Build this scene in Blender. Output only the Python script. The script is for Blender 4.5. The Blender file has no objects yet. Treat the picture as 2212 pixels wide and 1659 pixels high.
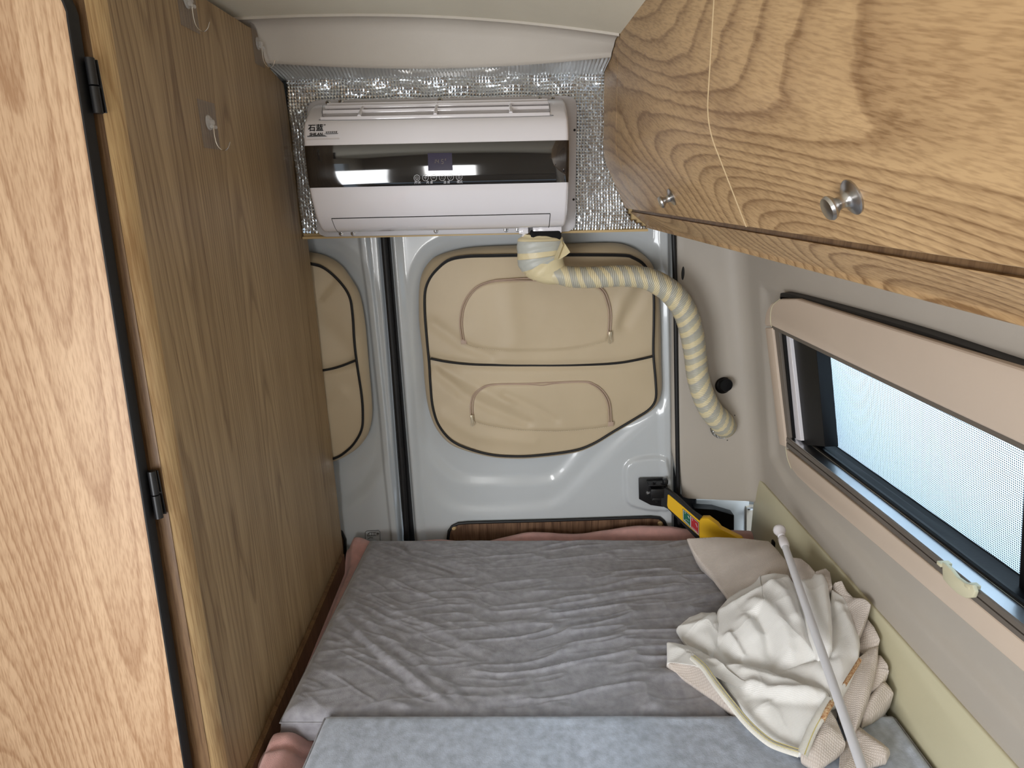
import bpy, bmesh, math, random
import numpy as np
from mathutils import Vector, Matrix
random.seed(3); np.random.seed(3)
SC = bpy.context.scene
COL = SC.collection

# ------------------------------------------------------------------ camera
FPX = 1400.0; PITCH = math.atan(420/1400); ROLL = .022; YAW = .009; H = 1.03
cF = np.array([math.sin(YAW)*math.cos(PITCH), math.cos(YAW)*math.cos(PITCH), -math.sin(PITCH)])
_R0 = np.array([math.cos(YAW), -math.sin(YAW), 0.0]); _U0 = np.cross(_R0, cF)
cR = math.cos(ROLL)*_R0 - math.sin(ROLL)*_U0
cU = math.sin(ROLL)*_R0 + math.cos(ROLL)*_U0
cC = np.array([0, 0, H])
cam = bpy.data.cameras.new('camera'); camo = bpy.data.objects.new('camera', cam); COL.objects.link(camo)
cam.sensor_width = 36; cam.lens = 36*FPX/2212; cam.clip_start = .02; cam.clip_end = 200
camo.matrix_world = Matrix(((cR[0], cU[0], -cF[0], 0), (cR[1], cU[1], -cF[1], 0), (cR[2], cU[2], -cF[2], H), (0, 0, 0, 1)))
SC.camera = camo

# ------------------------------------------------------------------ light and exposure
SC.view_settings.view_transform = 'Standard'; SC.view_settings.look = 'None'
SC.view_settings.gamma = 1.0; SC.view_settings.use_curve_mapping = False
SC.view_settings.exposure = 0.08
w = bpy.data.worlds.new('sky'); SC.world = w; w.use_nodes = True
wn = w.node_tree.nodes; wl = w.node_tree.links
bg = wn['Background']; bg.inputs['Color'].default_value = (.80, .90, 1.0, 1); bg.inputs['Strength'].default_value = 1.15
def area(name, loc, target, sx, sy, power, color):
    l = bpy.data.lights.new(name, 'AREA'); l.shape = 'RECTANGLE'; l.size = sx; l.size_y = sy; l.energy = power; l.color = color
    o = bpy.data.objects.new(name, l); COL.objects.link(o); o.location = loc
    d = Vector(target)-Vector(loc); o.rotation_euler = d.to_track_quat('-Z', 'Y').to_euler(); return o
area('windscreen_daylight', (-.36, -1.76, .62), (.05, 1.5, .35), .36, .55, 10, (1.0, .985, .96))
area('sliding_door_daylight', (-1.02, -.55, .45), (.6, 1.0, .3), 1.0, .85, 30, (.97, .98, 1.0))
area('window_daylight', (1.55, 1.0, 1.55), (.2, 1.15, .0), 1.6, .9, 115, (.86, .94, 1.0))

# ------------------------------------------------------------------ helpers
def on(x, y, n, d):
    n = np.array(n, float); v = (x-1106)/FPX*cR-(y-829.5)/FPX*cU+cF
    return cC+(d-n@cC)/(n@v)*v
def PY(x, y, d): return on(x, y, (0, 1, 0), d)
def PX(x, y, d): return on(x, y, (1, 0, 0), d)
def PZ(x, y, d): return on(x, y, (0, 0, 1), d)

def catmull(pts, n=8, closed=False):
    P = np.array(pts, float); m = len(P); out = []
    rng = range(m) if closed else range(m-1)
    for i in rng:
        if closed: a, b, c, d = P[i-1], P[i], P[(i+1) % m], P[(i+2) % m]
        else: a, b, c, d = P[max(i-1, 0)], P[i], P[i+1], P[min(i+2, m-1)]
        for k in range(n):
            t = k/n
            out.append(.5*((2*b)+(-a+c)*t+(2*a-5*b+4*c-d)*t*t+(-a+3*b-3*c+d)*t**3))
    if not closed: out.append(P[-1])
    return np.array(out)
def resample(P, n, closed=False):
    P = np.array(P, float)
    if closed: P = np.vstack([P, P[:1]])
    s = np.r_[0, np.cumsum(np.linalg.norm(np.diff(P, axis=0), axis=1))]
    t = np.linspace(0, s[-1], n+1)[:-1] if closed else np.linspace(0, s[-1], n)
    return np.stack([np.interp(t, s, P[:, k]) for k in range(P.shape[1])], 1)
def sstep(a, b, x):
    t = np.clip((x-a)/(b-a), 0, 1); return t*t*(3-2*t)
_perm = np.random.RandomState(5).rand(256, 256)
def vnoise(x, y):
    x = np.asarray(x, float); y = np.asarray(y, float)
    xi = np.floor(x).astype(int); yi = np.floor(y).astype(int); fx = x-xi; fy = y-yi
    fx = fx*fx*fx*(fx*(fx*6-15)+10); fy = fy*fy*fy*(fy*(fy*6-15)+10)
    g = lambda i, j: _perm[i & 255, j & 255]
    return (g(xi, yi)*(1-fx)+g(xi+1, yi)*fx)*(1-fy)+(g(xi, yi+1)*(1-fx)+g(xi+1, yi+1)*fx)*fy
def fbm(x, y, o=4):
    s = 0; a = .5
    for k in range(o): s = s+a*(vnoise(x*2**k+17*k, y*2**k+31*k)-.5); a *= .5
    return s
def polydist(px, py, poly):
    """signed distance (positive inside) of arrays px,py to polygon"""
    px = np.asarray(px, float); py = np.asarray(py, float); d = np.full(px.shape, 1e9); ins = np.zeros(px.shape, bool)
    Q = np.asarray(poly, float); m = len(Q)
    for i in range(m):
        a = Q[i]; b = Q[(i+1) % m]; e = b-a; L = e@e+1e-12
        t = np.clip(((px-a[0])*e[0]+(py-a[1])*e[1])/L, 0, 1)
        d = np.minimum(d, np.hypot(px-a[0]-t*e[0], py-a[1]-t*e[1]))
        c = ((a[1] > py) != (b[1] > py))
        with np.errstate(divide='ignore', invalid='ignore'):
            xx = (b[0]-a[0])*(py-a[1])/(b[1]-a[1]+1e-15)+a[0]
        ins ^= c & (px < xx)
    return np.where(ins, d, -d)
def linedist(px, py, line):
    d = np.full(np.shape(px), 1e9); Q = np.asarray(line, float)
    for i in range(len(Q)-1):
        a = Q[i]; b = Q[i+1]; e = b-a; L = e@e+1e-12
        t = np.clip(((px-a[0])*e[0]+(py-a[1])*e[1])/L, 0, 1)
        d = np.minimum(d, np.hypot(px-a[0]-t*e[0], py-a[1]-t*e[1]))
    return d

class MB:
    def __init__(s): s.v = []; s.f = []; s.uv = None
    def add(s, V, F):
        o = len(s.v); s.v += [tuple(map(float, p)) for p in V]; s.f += [tuple(int(i)+o for i in f) for f in F]; return s
    def bm(s, b):
        b.verts.index_update(); s.add([v.co for v in b.verts], [[v.index for v in f.verts] for f in b.faces]); b.free(); return s
    def box(s, c, d, bev=.0, rot=None, seg=2):
        b = bmesh.new(); bmesh.ops.create_cube(b, size=1)
        bmesh.ops.scale(b, vec=Vector(d), verts=b.verts)
        if bev: bmesh.ops.bevel(b, geom=b.edges[:], offset=bev, segments=seg, profile=.5, affect='EDGES')
        if rot is not None: bmesh.ops.transform(b, matrix=rot, verts=b.verts)
        bmesh.ops.translate(b, vec=Vector(c), verts=b.verts); return s.bm(b)
    def cyl(s, a, c, r, r2=None, n=20):
        a = np.array(a, float); c = np.array(c, float)
        return s.tube([a, c], [r, r if r2 is None else r2], n, cap=True)
    def tube(s, path, rad, n=12, cap=True, closed=False, ell=None):
        P = np.array(path, float); m = len(P)
        R = np.full(m, rad) if np.isscalar(rad) else np.array(rad, float)
        if closed: T = np.roll(P, -1, 0)-np.roll(P, 1, 0)
        else: T = np.gradient(P, axis=0)
        T /= np.linalg.norm(T, axis=1)[:, None]+1e-12
        up = np.array([0, 0, 1.0]) if abs(T[0][2]) < .9 else np.array([0, 1.0, 0])
        N = np.cross(up, T[0]); N /= np.linalg.norm(N); V = []; F = []
        for i in range(m):
            N = N-(N@T[i])*T[i]; N /= np.linalg.norm(N); B = np.cross(T[i], N)
            for k in range(n):
                a = 2*math.pi*k/n; V.append(P[i]+R[i]*(math.cos(a)*N+math.sin(a)*B))
        for i in range(m if closed else m-1):
            j = (i+1) % m
            for k in range(n): F.append((i*n+k, i*n+(k+1) % n, j*n+(k+1) % n, j*n+k))
        if cap and not closed:
            F.append(tuple(range(n))[::-1]); F.append(tuple((m-1)*n+k for k in range(n)))
        return s.add(V, F)
    def lathe(s, prof, origin, axis, n=24):
        a = Vector(axis).normalized(); q = a.to_track_quat('Z', 'Y'); V = []; F = []; m = len(prof)
        for r, h in prof:
            for k in range(n):
                t = 2*math.pi*k/n; V.append(Vector(origin)+q @ Vector((r*math.cos(t), r*math.sin(t), h)))
        for i in range(m-1):
            for k in range(n): F.append((i*n+k, i*n+(k+1) % n, (i+1)*n+(k+1) % n, (i+1)*n+k))
        F.append(tuple(range(n))[::-1]); F.append(tuple((m-1)*n+k for k in range(n)))
        return s.add(V, F)
    def prism(s, poly, ext, bev=0, seg=2):
        """poly: list of 3D points of a planar face, ext: extrusion vector"""
        b = bmesh.new(); vs = [b.verts.new(Vector(p)) for p in poly]; f = b.faces.new(vs)
        r = bmesh.ops.extrude_face_region(b, geom=[f]); nv = [e for e in r['geom'] if isinstance(e, bmesh.types.BMVert)]
        bmesh.ops.translate(b, vec=Vector(ext), verts=nv)
        bmesh.ops.recalc_face_normals(b, faces=b.faces)
        if bev: bmesh.ops.bevel(b, geom=[e for e in b.edges if e.calc_face_angle(0) > .5], offset=bev, segments=seg, profile=.5, affect='EDGES')
        return s.bm(b)
    def grid(s, G, flip=False):
        G = np.asarray(G); a, b = G.shape[:2]; o = len(s.v)
        s.v += [tuple(p) for p in G.reshape(-1, 3).tolist()]
        I = np.arange(a*b).reshape(a, b)+o
        Q = np.stack([I[:-1, :-1], I[1:, :-1], I[1:, 1:], I[:-1, 1:]], -1).reshape(-1, 4)
        if flip: Q = Q[:, ::-1]
        s.f += [tuple(q) for q in Q.tolist()]; return s

def mk(name, mb, mat, parent=None, smooth=True, angle=40, recalc=True, label=None):
    me = bpy.data.meshes.new(name)
    off = parent_loc(parent)
    me.from_pydata([(v[0]-off[0], v[1]-off[1], v[2]-off[2]) for v in mb.v], [], mb.f)
    if recalc and len(mb.f) < 60000:
        b = bmesh.new(); b.from_mesh(me); bmesh.ops.recalc_face_normals(b, faces=b.faces); b.to_mesh(me); b.free()
    me.update()
    if smooth:
        me.shade_smooth()
        if angle: me.set_sharp_from_angle(angle=math.radians(angle))
    else: me.shade_flat()
    me.materials.append(mat)
    o = bpy.data.objects.new(name, me); COL.objects.link(o)
    if parent: o.parent = parent
    if label: o['label'] = label
    return o
def parent_loc(p):
    v = Vector((0, 0, 0))
    while p: v += p.location; p = p.parent
    return v
def thing(name, label, cat, loc=(0, 0, 0), group=None):
    o = bpy.data.objects.new(name, None); COL.objects.link(o); o.location = loc; o.empty_display_size = .05
    o['label'] = label; o['category'] = cat
    if group: o['group'] = group
    return o
def tag(o, label, cat, group=None):
    o['label'] = label; o['category'] = cat
    if group: o['group'] = group
    return o
def struct(o, label=None):
    o['kind'] = 'structure'
    if label: o['label'] = label
    return o

# ------------------------------------------------------------------ materials
def lin(r, g, b):
    f = lambda c: (c/255/12.92) if c <= 10 else ((c/255+.055)/1.055)**2.4
    return (f(r), f(g), f(b), 1)
def base_mat(name, col=(.8, .8, .8, 1), rough=.5, metal=0, spec=.5, coat=0):
    m = bpy.data.materials.new(name); m.use_nodes = True; b = m.node_tree.nodes['Principled BSDF']
    b.inputs['Base Color'].default_value = col; b.inputs['Roughness'].default_value = rough; b.inputs['Metallic'].default_value = metal
    b.inputs['Specular IOR Level'].default_value = spec; b.inputs['Coat Weight'].default_value = coat; b.inputs['Coat Roughness'].default_value = .05
    return m, m.node_tree, b
def N(nt, t, **kw):
    n = nt.nodes.new(t)
    for k, v in kw.items():
        if k in n.inputs: n.inputs[k].default_value = v
        else: setattr(n, k, v)
    return n
def noise_bump_mat(name, col, rough=.5, scale=200, bump=.1, dist=.001, var=.08, vscale=8, coat=0, metal=0, spec=.5, sheen=0):
    m, nt, b = base_mat(name, col, rough, metal, spec, coat)
    tc = N(nt, 'ShaderNodeTexCoord')
    n1 = N(nt, 'ShaderNodeTexNoise', Scale=scale, Detail=3); n2 = N(nt, 'ShaderNodeTexNoise', Scale=vscale, Detail=4)
    nt.links.new(tc.outputs['Object'], n1.inputs['Vector']); nt.links.new(tc.outputs['Object'], n2.inputs['Vector'])
    bp = N(nt, 'ShaderNodeBump', Strength=bump, Distance=dist); nt.links.new(n1.outputs[0], bp.inputs['Height']); nt.links.new(bp.outputs[0], b.inputs['Normal'])
    mr = N(nt, 'ShaderNodeMapRange'); mr.inputs[3].default_value = 1-var; mr.inputs[4].default_value = 1+var; mr.inputs[1].default_value = .3; mr.inputs[2].default_value = .7
    nt.links.new(n2.outputs[0], mr.inputs[0])
    mx = N(nt, 'ShaderNodeVectorMath', operation='SCALE'); mx.inputs[0].default_value = col[:3]; nt.links.new(mr.outputs[0], mx.inputs['Scale'])
    nt.links.new(mx.outputs[0], b.inputs['Base Color'])
    if sheen: b.inputs['Sheen Weight'].default_value = sheen
    return m
def wood_mat(name, light, dark, axis='z', rot=0, rings=26, seed=0., rough=.45, stretch=.10, nscale=3.2, fib=1.0, fs_=.035, ring=.55, det=.12):
    m, nt, b = base_mat(name, light, rough)
    L = nt.links; tc = N(nt, 'ShaderNodeTexCoord')
    # coordinates: across (x,y) full scale, along the grain squeezed
    sc = {'z': (1, 1, stretch), 'y': (1, stretch, 1), 'x': (stretch, 1, 1)}[axis]
    mp0 = N(nt, 'ShaderNodeMapping'); mp0.inputs['Rotation'].default_value = (rot if axis in 'zy' else 0, 0, 0); L.new(tc.outputs['Object'], mp0.inputs['Vector'])
    mp = N(nt, 'ShaderNodeMapping'); mp.inputs['Scale'].default_value = sc; mp.inputs['Location'].default_value = (seed, seed*1.7, seed*.6); L.new(mp0.outputs[0], mp.inputs['Vector'])
    n = N(nt, 'ShaderNodeTexNoise', Scale=nscale, Detail=.6, Roughness=.3, Distortion=.2); L.new(mp.outputs[0], n.inputs['Vector'])
    ndet = N(nt, 'ShaderNodeTexNoise', Scale=30, Detail=3)
    mpd = N(nt, 'ShaderNodeMapping'); mpd.inputs['Scale'].default_value = tuple(1 if s == 1 else .3 for s in sc); L.new(mp0.outputs[0], mpd.inputs['Vector']); L.new(mpd.outputs[0], ndet.inputs['Vector'])
    mu = N(nt, 'ShaderNodeMath', operation='MULTIPLY'); mu.inputs[1].default_value = rings; L.new(n.outputs[0], mu.inputs[0])
    ad = N(nt, 'ShaderNodeMath', operation='MULTIPLY_ADD'); ad.inputs[1].default_value = det*4; L.new(ndet.outputs[0], ad.inputs[0]); L.new(mu.outputs[0], ad.inputs[2])
    fr = N(nt, 'ShaderNodeMath', operation='FRACT'); L.new(ad.outputs[0], fr.inputs[0])
    cr = N(nt, 'ShaderNodeValToRGB'); e = cr.color_ramp.elements
    e[0].position = 0; e[0].color = (.15, .15, .15, 1); e[1].position = 1; e[1].color = (.2, .2, .2, 1)
    for p_, v_ in ((.12, .0), (.45, .10), (.75, .5), (.88, 1.0), (.96, .7)): x = e.new(p_); x.color = (v_, v_, v_, 1)
    L.new(fr.outputs[0], cr.inputs[0])
    # fibres
    mf = N(nt, 'ShaderNodeMapping'); mf.inputs['Scale'].default_value = tuple(1 if s == 1 else fs_ for s in sc); L.new(mp0.outputs[0], mf.inputs['Vector'])
    nf = N(nt, 'ShaderNodeTexNoise', Scale=420, Detail=2); L.new(mf.outputs[0], nf.inputs['Vector'])
    nl = N(nt, 'ShaderNodeTexNoise', Scale=22, Detail=3); L.new(mf.outputs[0], nl.inputs['Vector'])
    f1 = N(nt, 'ShaderNodeMapRange'); f1.inputs[1].default_value = .42; f1.inputs[2].default_value = .68; f1.inputs[3].default_value = 0; f1.inputs[4].default_value = .55*fib; L.new(nf.outputs[0], f1.inputs[0])
    f2 = N(nt, 'ShaderNodeMapRange'); f2.inputs[1].default_value = .35; f2.inputs[2].default_value = .7; f2.inputs[3].default_value = 0; f2.inputs[4].default_value = .35; L.new(nl.outputs[0], f2.inputs[0])
    ms = N(nt, 'ShaderNodeMath', operation='MULTIPLY_ADD'); ms.inputs[1].default_value = ring; L.new(cr.outputs[0], ms.inputs[0]); L.new(f1.outputs[0], ms.inputs[2])
    m2 = N(nt, 'ShaderNodeMath', operation='ADD'); m2.use_clamp = True; L.new(ms.outputs[0], m2.inputs[0]); L.new(f2.outputs[0], m2.inputs[1])
    mix = N(nt, 'ShaderNodeMix', data_type='RGBA'); mix.inputs[6].default_value = light; mix.inputs[7].default_value = dark; L.new(m2.outputs[0], mix.inputs[0]); L.new(mix.outputs[2], b.inputs['Base Color'])
    bp = N(nt, 'ShaderNodeBump', Strength=.12, Distance=.0006, invert=True); L.new(m2.outputs[0], bp.inputs['Height']); L.new(bp.outputs[0], b.inputs['Normal'])
    return m
def weave_mat(name, col, pitch=.0016, bump=.5, ax='xy', dark=.82):
    m, nt, b = base_mat(name, col, .9, spec=.15); L = nt.links
    uvn = N(nt, 'ShaderNodeTexCoord'); mp = N(nt, 'ShaderNodeMapping'); mp.inputs['Rotation'].default_value = (0, 0, .5); L.new(uvn.outputs['Object'], mp.inputs['Vector'])
    k = 2*math.pi/pitch/ 6.2832
    w1 = N(nt, 'ShaderNodeTexWave', Scale=1/pitch/3.14, Distortion=.6, bands_direction='X'); w2 = N(nt, 'ShaderNodeTexWave', Scale=1/pitch/3.14, Distortion=.6, bands_direction='Y')
    w1.inputs['Detail Scale'].default_value = .3; w2.inputs['Detail Scale'].default_value = .3
    L.new(mp.outputs[0], w1.inputs[0]); L.new(mp.outputs[0], w2.inputs[0])
    mu = N(nt, 'ShaderNodeMath', operation='MULTIPLY'); L.new(w1.outputs[1], mu.inputs[0]); L.new(w2.outputs[1], mu.inputs[1])
    bp = N(nt, 'ShaderNodeBump', Strength=bump, Distance=.0006); L.new(mu.outputs[0], bp.inputs['Height']); L.new(bp.outputs[0], b.inputs['Normal'])
    n = N(nt, 'ShaderNodeTexNoise', Scale=9, Detail=4); L.new(uvn.outputs['Object'], n.inputs['Vector'])
    ad = N(nt, 'ShaderNodeMath', operation='MULTIPLY_ADD'); ad.inputs[1].default_value = .25; L.new(mu.outputs[0], ad.inputs[0]); L.new(n.outputs[0], ad.inputs[2])
    mr = N(nt, 'ShaderNodeMapRange'); mr.inputs[1].default_value = .35; mr.inputs[2].default_value = .85; mr.inputs[3].default_value = dark; mr.inputs[4].default_value = 1.04; L.new(ad.outputs[0], mr.inputs[0])
    mx = N(nt, 'ShaderNodeVectorMath', operation='SCALE'); mx.inputs[0].default_value = col[:3]; L.new(mr.outputs[0], mx.inputs['Scale']); L.new(mx.outputs[0], b.inputs['Base Color'])
    b.inputs['Sheen Weight'].default_value = .2
    return m

M = {}
M['wood_side'] = wood_mat('ash_veneer_vertical', lin(182, 156, 118), lin(122, 96, 66), 'z', rings=64, seed=3.1, stretch=.045, nscale=4.0, ring=.5, fs_=.02, fib=.8, det=.15)
M['wood_door'] = wood_mat('ash_veneer_pale_door', lin(210, 178, 144), lin(164, 127, 94), 'z', rings=85, seed=7.7, stretch=.075, nscale=2.6, fib=.9, fs_=.10, ring=.55, det=.14)
M['wood_cab'] = wood_mat('ash_veneer_cabinet', lin(194, 161, 118), lin(128, 97, 64), 'y', rot=-.28, rings=95, seed=2.6, stretch=.15, nscale=2.6, fs_=.08, ring=.62, fib=.7, det=.16)
M['wood_dark'] = wood_mat('walnut_panel', lin(134, 104, 80), lin(82, 58, 42), 'z', rings=12, seed=9, nscale=9)
M['wood_edge'] = wood_mat('brown_edge_wood', lin(128, 100, 70), lin(96, 70, 46), 'z', seed=4)
M['plywood'] = noise_bump_mat('pale_plywood', lin(205, 178, 130), .6)
M['black_rubber'] = noise_bump_mat('black_rubber', lin(18, 18, 20), .55, bump=.05)
M['black_plastic'] = noise_bump_mat('black_plastic', lin(6, 6, 8), .45, bump=.1, spec=.25)
M['black_metal'] = noise_bump_mat('black_metal', lin(20, 20, 22), .4, bump=.05)
M['headliner'] = noise_bump_mat('beige_headliner', lin(224, 218, 200), .9, scale=500, bump=.3, var=.03)
M['header_vinyl'] = noise_bump_mat('grey_beige_vinyl', lin(206, 199, 189), .5, scale=260, bump=.25, dist=.001, var=.03)
M['wall_trim'] = noise_bump_mat('grey_beige_trim', lin(184, 176, 163), .55, scale=600, bump=.15, dist=.0006, var=.02)
M['pillar_trim'] = noise_bump_mat('beige_pillar_trim', lin(182, 174, 163), .55, scale=600, bump=.15, dist=.0006, var=.02)
M['frame_beige'] = noise_bump_mat('beige_window_moulding', lin(206, 188, 170), .5, scale=700, bump=.08, dist=.0005, var=.02)
M['cream_vinyl'] = noise_bump_mat('cream_vinyl', lin(204, 198, 168), .5, scale=500, bump=.15, dist=.0008, var=.02)
M['door_paint'] = noise_bump_mat('pale_grey_paint', lin(198, 203, 206), .2, scale=5, bump=.0, var=.0, coat=.6)
M['cover'] = noise_bump_mat('tan_leatherette', lin(196, 178, 148), .5, scale=700, bump=.15, dist=.0006, var=.04, vscale=6)
M['zip'] = noise_bump_mat('rosy_beige_zip', lin(180, 156, 138), .5)
M['zip_metal'] = base_mat('beige_zip_pull', lin(196, 184, 160), .3, .4)[0]
M['thread'] = base_mat('pale_thread', lin(214, 204, 182), .8)[0]
M['foil'] = noise_bump_mat('aluminium_foil', (.84, .88, .92, 1), .2, scale=60, bump=.2, dist=.001, var=.03, metal=1)
M['foil_rib'] = base_mat('dull_foil_tape', (.55, .55, .54, 1), .3, .6)[0]
M['ac_white'] = noise_bump_mat('white_gloss_plastic', lin(236, 233, 237), .12, bump=0, var=.0, coat=.5)
M['ac_grey'] = noise_bump_mat('white_plate_plastic', lin(205, 203, 206), .3, bump=0, var=.0)
M['ac_black'] = base_mat('black_glass_band', (.004, .004, .006, 1), .04, spec=.8, coat=1)[0]
M['dark'] = base_mat('dark_gap', (.01, .01, .01, 1), .8)[0]
M['lcd'] = base_mat('violet_lcd', lin(48, 42, 66), .12)[0]
m, nt, b = base_mat('lcd_segment', lin(150, 140, 120), .5); b.inputs['Emission Color'].default_value = lin(150, 140, 120); b.inputs['Emission Strength'].default_value = .12; M['lcd_seg'] = m
M['print_white'] = base_mat('white_print', lin(215, 215, 220), .5)[0]
M['print_black'] = base_mat('black_print', lin(20, 20, 24), .5)[0]
M['print_grey'] = base_mat('grey_print', lin(110, 112, 116), .5)[0]
M['sticker_clear'] = base_mat('pale_sticker', lin(222, 217, 218), .25)[0]
M['steel'] = base_mat('steel', (.6, .6, .6, 1), .25, 1)[0]
M['nickel'] = noise_bump_mat('brushed_nickel', (.5, .49, .48, 1), .28, metal=1, bump=.1)
M['chrome'] = base_mat('chrome_wire', (.75, .72, .68, 1), .15, 1)[0]
M['alu'] = noise_bump_mat('anodised_aluminium', (.75, .77, .8, 1), .28, metal=1, bump=.05)
M['track_grey'] = noise_bump_mat('taupe_track', lin(104, 96, 88), .5, bump=.1)
M['yellow'] = noise_bump_mat('yellow_plastic', lin(232, 182, 20), .45, bump=.15, var=.03)
M['green'] = base_mat('green_label', lin(22, 96, 74), .4)[0]
M['red'] = base_mat('red_label', lin(176, 34, 42), .4)[0]
M['rod'] = noise_bump_mat('white_enamel_tube', lin(222, 223, 228), .35, bump=.0, var=.02)
M['pink'] = noise_bump_mat('pink_fleece', lin(224, 172, 164), .95, scale=900, bump=.9, dist=.003, var=.1, vscale=40, sheen=.5, spec=.1)
M['suede'] = noise_bump_mat('grey_suede', lin(152, 151, 157), .8, scale=500, bump=.5, dist=.001, var=.2, vscale=55, sheen=.4, spec=.2)
M['suede_blue'] = noise_bump_mat('pale_grey_blue_suede', lin(178, 187, 202), .78, scale=400, bump=.5, dist=.001, var=.2, vscale=60, sheen=.4, spec=.2)
M['weave_white'] = weave_mat('cream_curtain_weave', lin(240, 239, 236), .0022, .6, dark=.90)
M['weave_pink'] = weave_mat('rosy_coarse_weave', lin(218, 207, 198), .0038, 1.0, dark=.74)
M['hem'] = weave_mat('hem_weave', lin(236, 234, 226), .0025, .6, dark=.85)
M['hem_thread'] = base_mat('yellow_thread', lin(214, 200, 120), .8)[0]
M['print_orange'] = wood_mat('rust_orange_print', lin(214, 190, 150), lin(150, 88, 44), 'z', rings=9, nscale=60, stretch=1, rough=.9)
M['floor'] = noise_bump_mat('grey_vinyl_floor', lin(120, 112, 104), .6)
M['ground'] = noise_bump_mat('pavement', lin(205, 212, 220), .9, scale=3, vscale=1.6, var=.35)
m, nt, b = base_mat('clear_adhesive_patch', (.95, .93, .92, 1), .15); b.inputs['Alpha'].default_value = .22; b.inputs['Base Color'].default_value = (.36, .32, .30, 1); M['patch'] = m
m, nt, b = base_mat('clear_plastic_stud', (.95, .95, .95, 1), .1); b.inputs['Alpha'].default_value = .28; M['stud'] = m
# tinted glass
m = bpy.data.materials.new('window_glass'); m.use_nodes = True; nt = m.node_tree; nt.nodes.clear()
o_ = N(nt, 'ShaderNodeOutputMaterial'); g = N(nt, 'ShaderNodeBsdfGlossy', Roughness=.02); t = N(nt, 'ShaderNodeBsdfTransparent'); t.inputs[0].default_value = (.86, .92, .95, 1)
fr = N(nt, 'ShaderNodeFresnel', IOR=1.45); mx = N(nt, 'ShaderNodeMixShader'); nt.links.new(fr.outputs[0], mx.inputs[0]); nt.links.new(t.outputs[0], mx.inputs[1]); nt.links.new(g.outputs[0], mx.inputs[2]); nt.links.new(mx.outputs[0], o_.inputs[0]); M['glass'] = m
# woven insect screen: translucent threads with open holes
m = bpy.data.materials.new('insect_screen'); m.use_nodes = True; nt = m.node_tree; nt.nodes.clear(); L = nt.links
o_ = N(nt, 'ShaderNodeOutputMaterial'); tc = N(nt, 'ShaderNodeTexCoord')
w1 = N(nt, 'ShaderNodeTexWave', Scale=85, Distortion=0, bands_direction='Y'); w2 = N(nt, 'ShaderNodeTexWave', Scale=85, Distortion=0, bands_direction='Z')
L.new(tc.outputs['Object'], w1.inputs[0]); L.new(tc.outputs['Object'], w2.inputs[0])
mu = N(nt, 'ShaderNodeMath', operation='MULTIPLY'); L.new(w1.outputs[1], mu.inputs[0]); L.new(w2.outputs[1], mu.inputs[1])
mr = N(nt, 'ShaderNodeMapRange'); mr.inputs[1].default_value = .2; mr.inputs[2].default_value = .6; L.new(mu.outputs[0], mr.inputs[0])
tl = N(nt, 'ShaderNodeBsdfTranslucent'); tl.inputs[0].default_value = (.5, .55, .6, 1); df = N(nt, 'ShaderNodeBsdfDiffuse'); df.inputs[0].default_value = (.12, .13, .15, 1)
ad = N(nt, 'ShaderNodeAddShader'); L.new(tl.outputs[0], ad.inputs[0]); L.new(df.outputs[0], ad.inputs[1])
tr = N(nt, 'ShaderNodeBsdfTransparent'); mx = N(nt, 'ShaderNodeMixShader'); L.new(mr.outputs[0], mx.inputs[0]); L.new(ad.outputs[0], mx.inputs[1]); L.new(tr.outputs[0], mx.inputs[2]); L.new(mx.outputs[0], o_.inputs[0]); M['screen'] = m
# tape-wrapped hose (uses UV: u along the hose in metres, v around)
m, nt, b = base_mat('wrapped_tape', lin(220, 206, 168), .4); L = nt.links
uv = N(nt, 'ShaderNodeUVMap'); sx = N(nt, 'ShaderNodeSeparateXYZ'); L.new(uv.outputs[0], sx.inputs[0])
nz = N(nt, 'ShaderNodeTexNoise', Scale=6, Detail=2); mpv = N(nt, 'ShaderNodeMapping'); mpv.inputs['Scale'].default_value = (1, .12, 1); nt.links.new(uv.outputs[0], mpv.inputs['Vector']); nt.links.new(mpv.outputs[0], nz.inputs['Vector'])
sv = N(nt, 'ShaderNodeMath', operation='MULTIPLY'); sv.inputs[1].default_value = 6.2832; L.new(sx.outputs[1], sv.inputs[0])
si = N(nt, 'ShaderNodeMath', operation='SINE'); L.new(sv.outputs[0], si.inputs[0])
a1 = N(nt, 'ShaderNodeMath', operation='MULTIPLY_ADD'); a1.inputs[1].default_value = .015; L.new(si.outputs[0], a1.inputs[0]); L.new(sx.outputs[0], a1.inputs[2])
a2 = N(nt, 'ShaderNodeMath', operation='MULTIPLY_ADD'); a2.inputs[1].default_value = .07; L.new(nz.outputs[0], a2.inputs[0]); L.new(a1.outputs[0], a2.inputs[2])
a3 = N(nt, 'ShaderNodeMath', operation='MULTIPLY'); a3.inputs[1].default_value = 1/.034; L.new(a2.outputs[0], a3.inputs[0])
fc = N(nt, 'ShaderNodeMath', operation='FRACT'); L.new(a3.outputs[0], fc.inputs[0])
cr = N(nt, 'ShaderNodeValToRGB'); cr.color_ramp.interpolation = 'LINEAR'; e = cr.color_ramp.elements
e[0].position = 0; e[0].color = lin(222, 208, 168); e[1].position = 1; e[1].color = lin(184, 182, 164)
x = e.new(.42); x.color = lin(216, 204, 170); x = e.new(.46); x.color = lin(176, 174, 164); x = e.new(.97); x.color = lin(190, 186, 166)
L.new(fc.outputs[0], cr.inputs[0]); L.new(cr.outputs[0], b.inputs['Base Color']); M['tape'] = m
M['tape_plain'] = noise_bump_mat('cream_tape', lin(222, 208, 168), .4, scale=60, bump=.4, dist=.003, var=.05)
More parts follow.
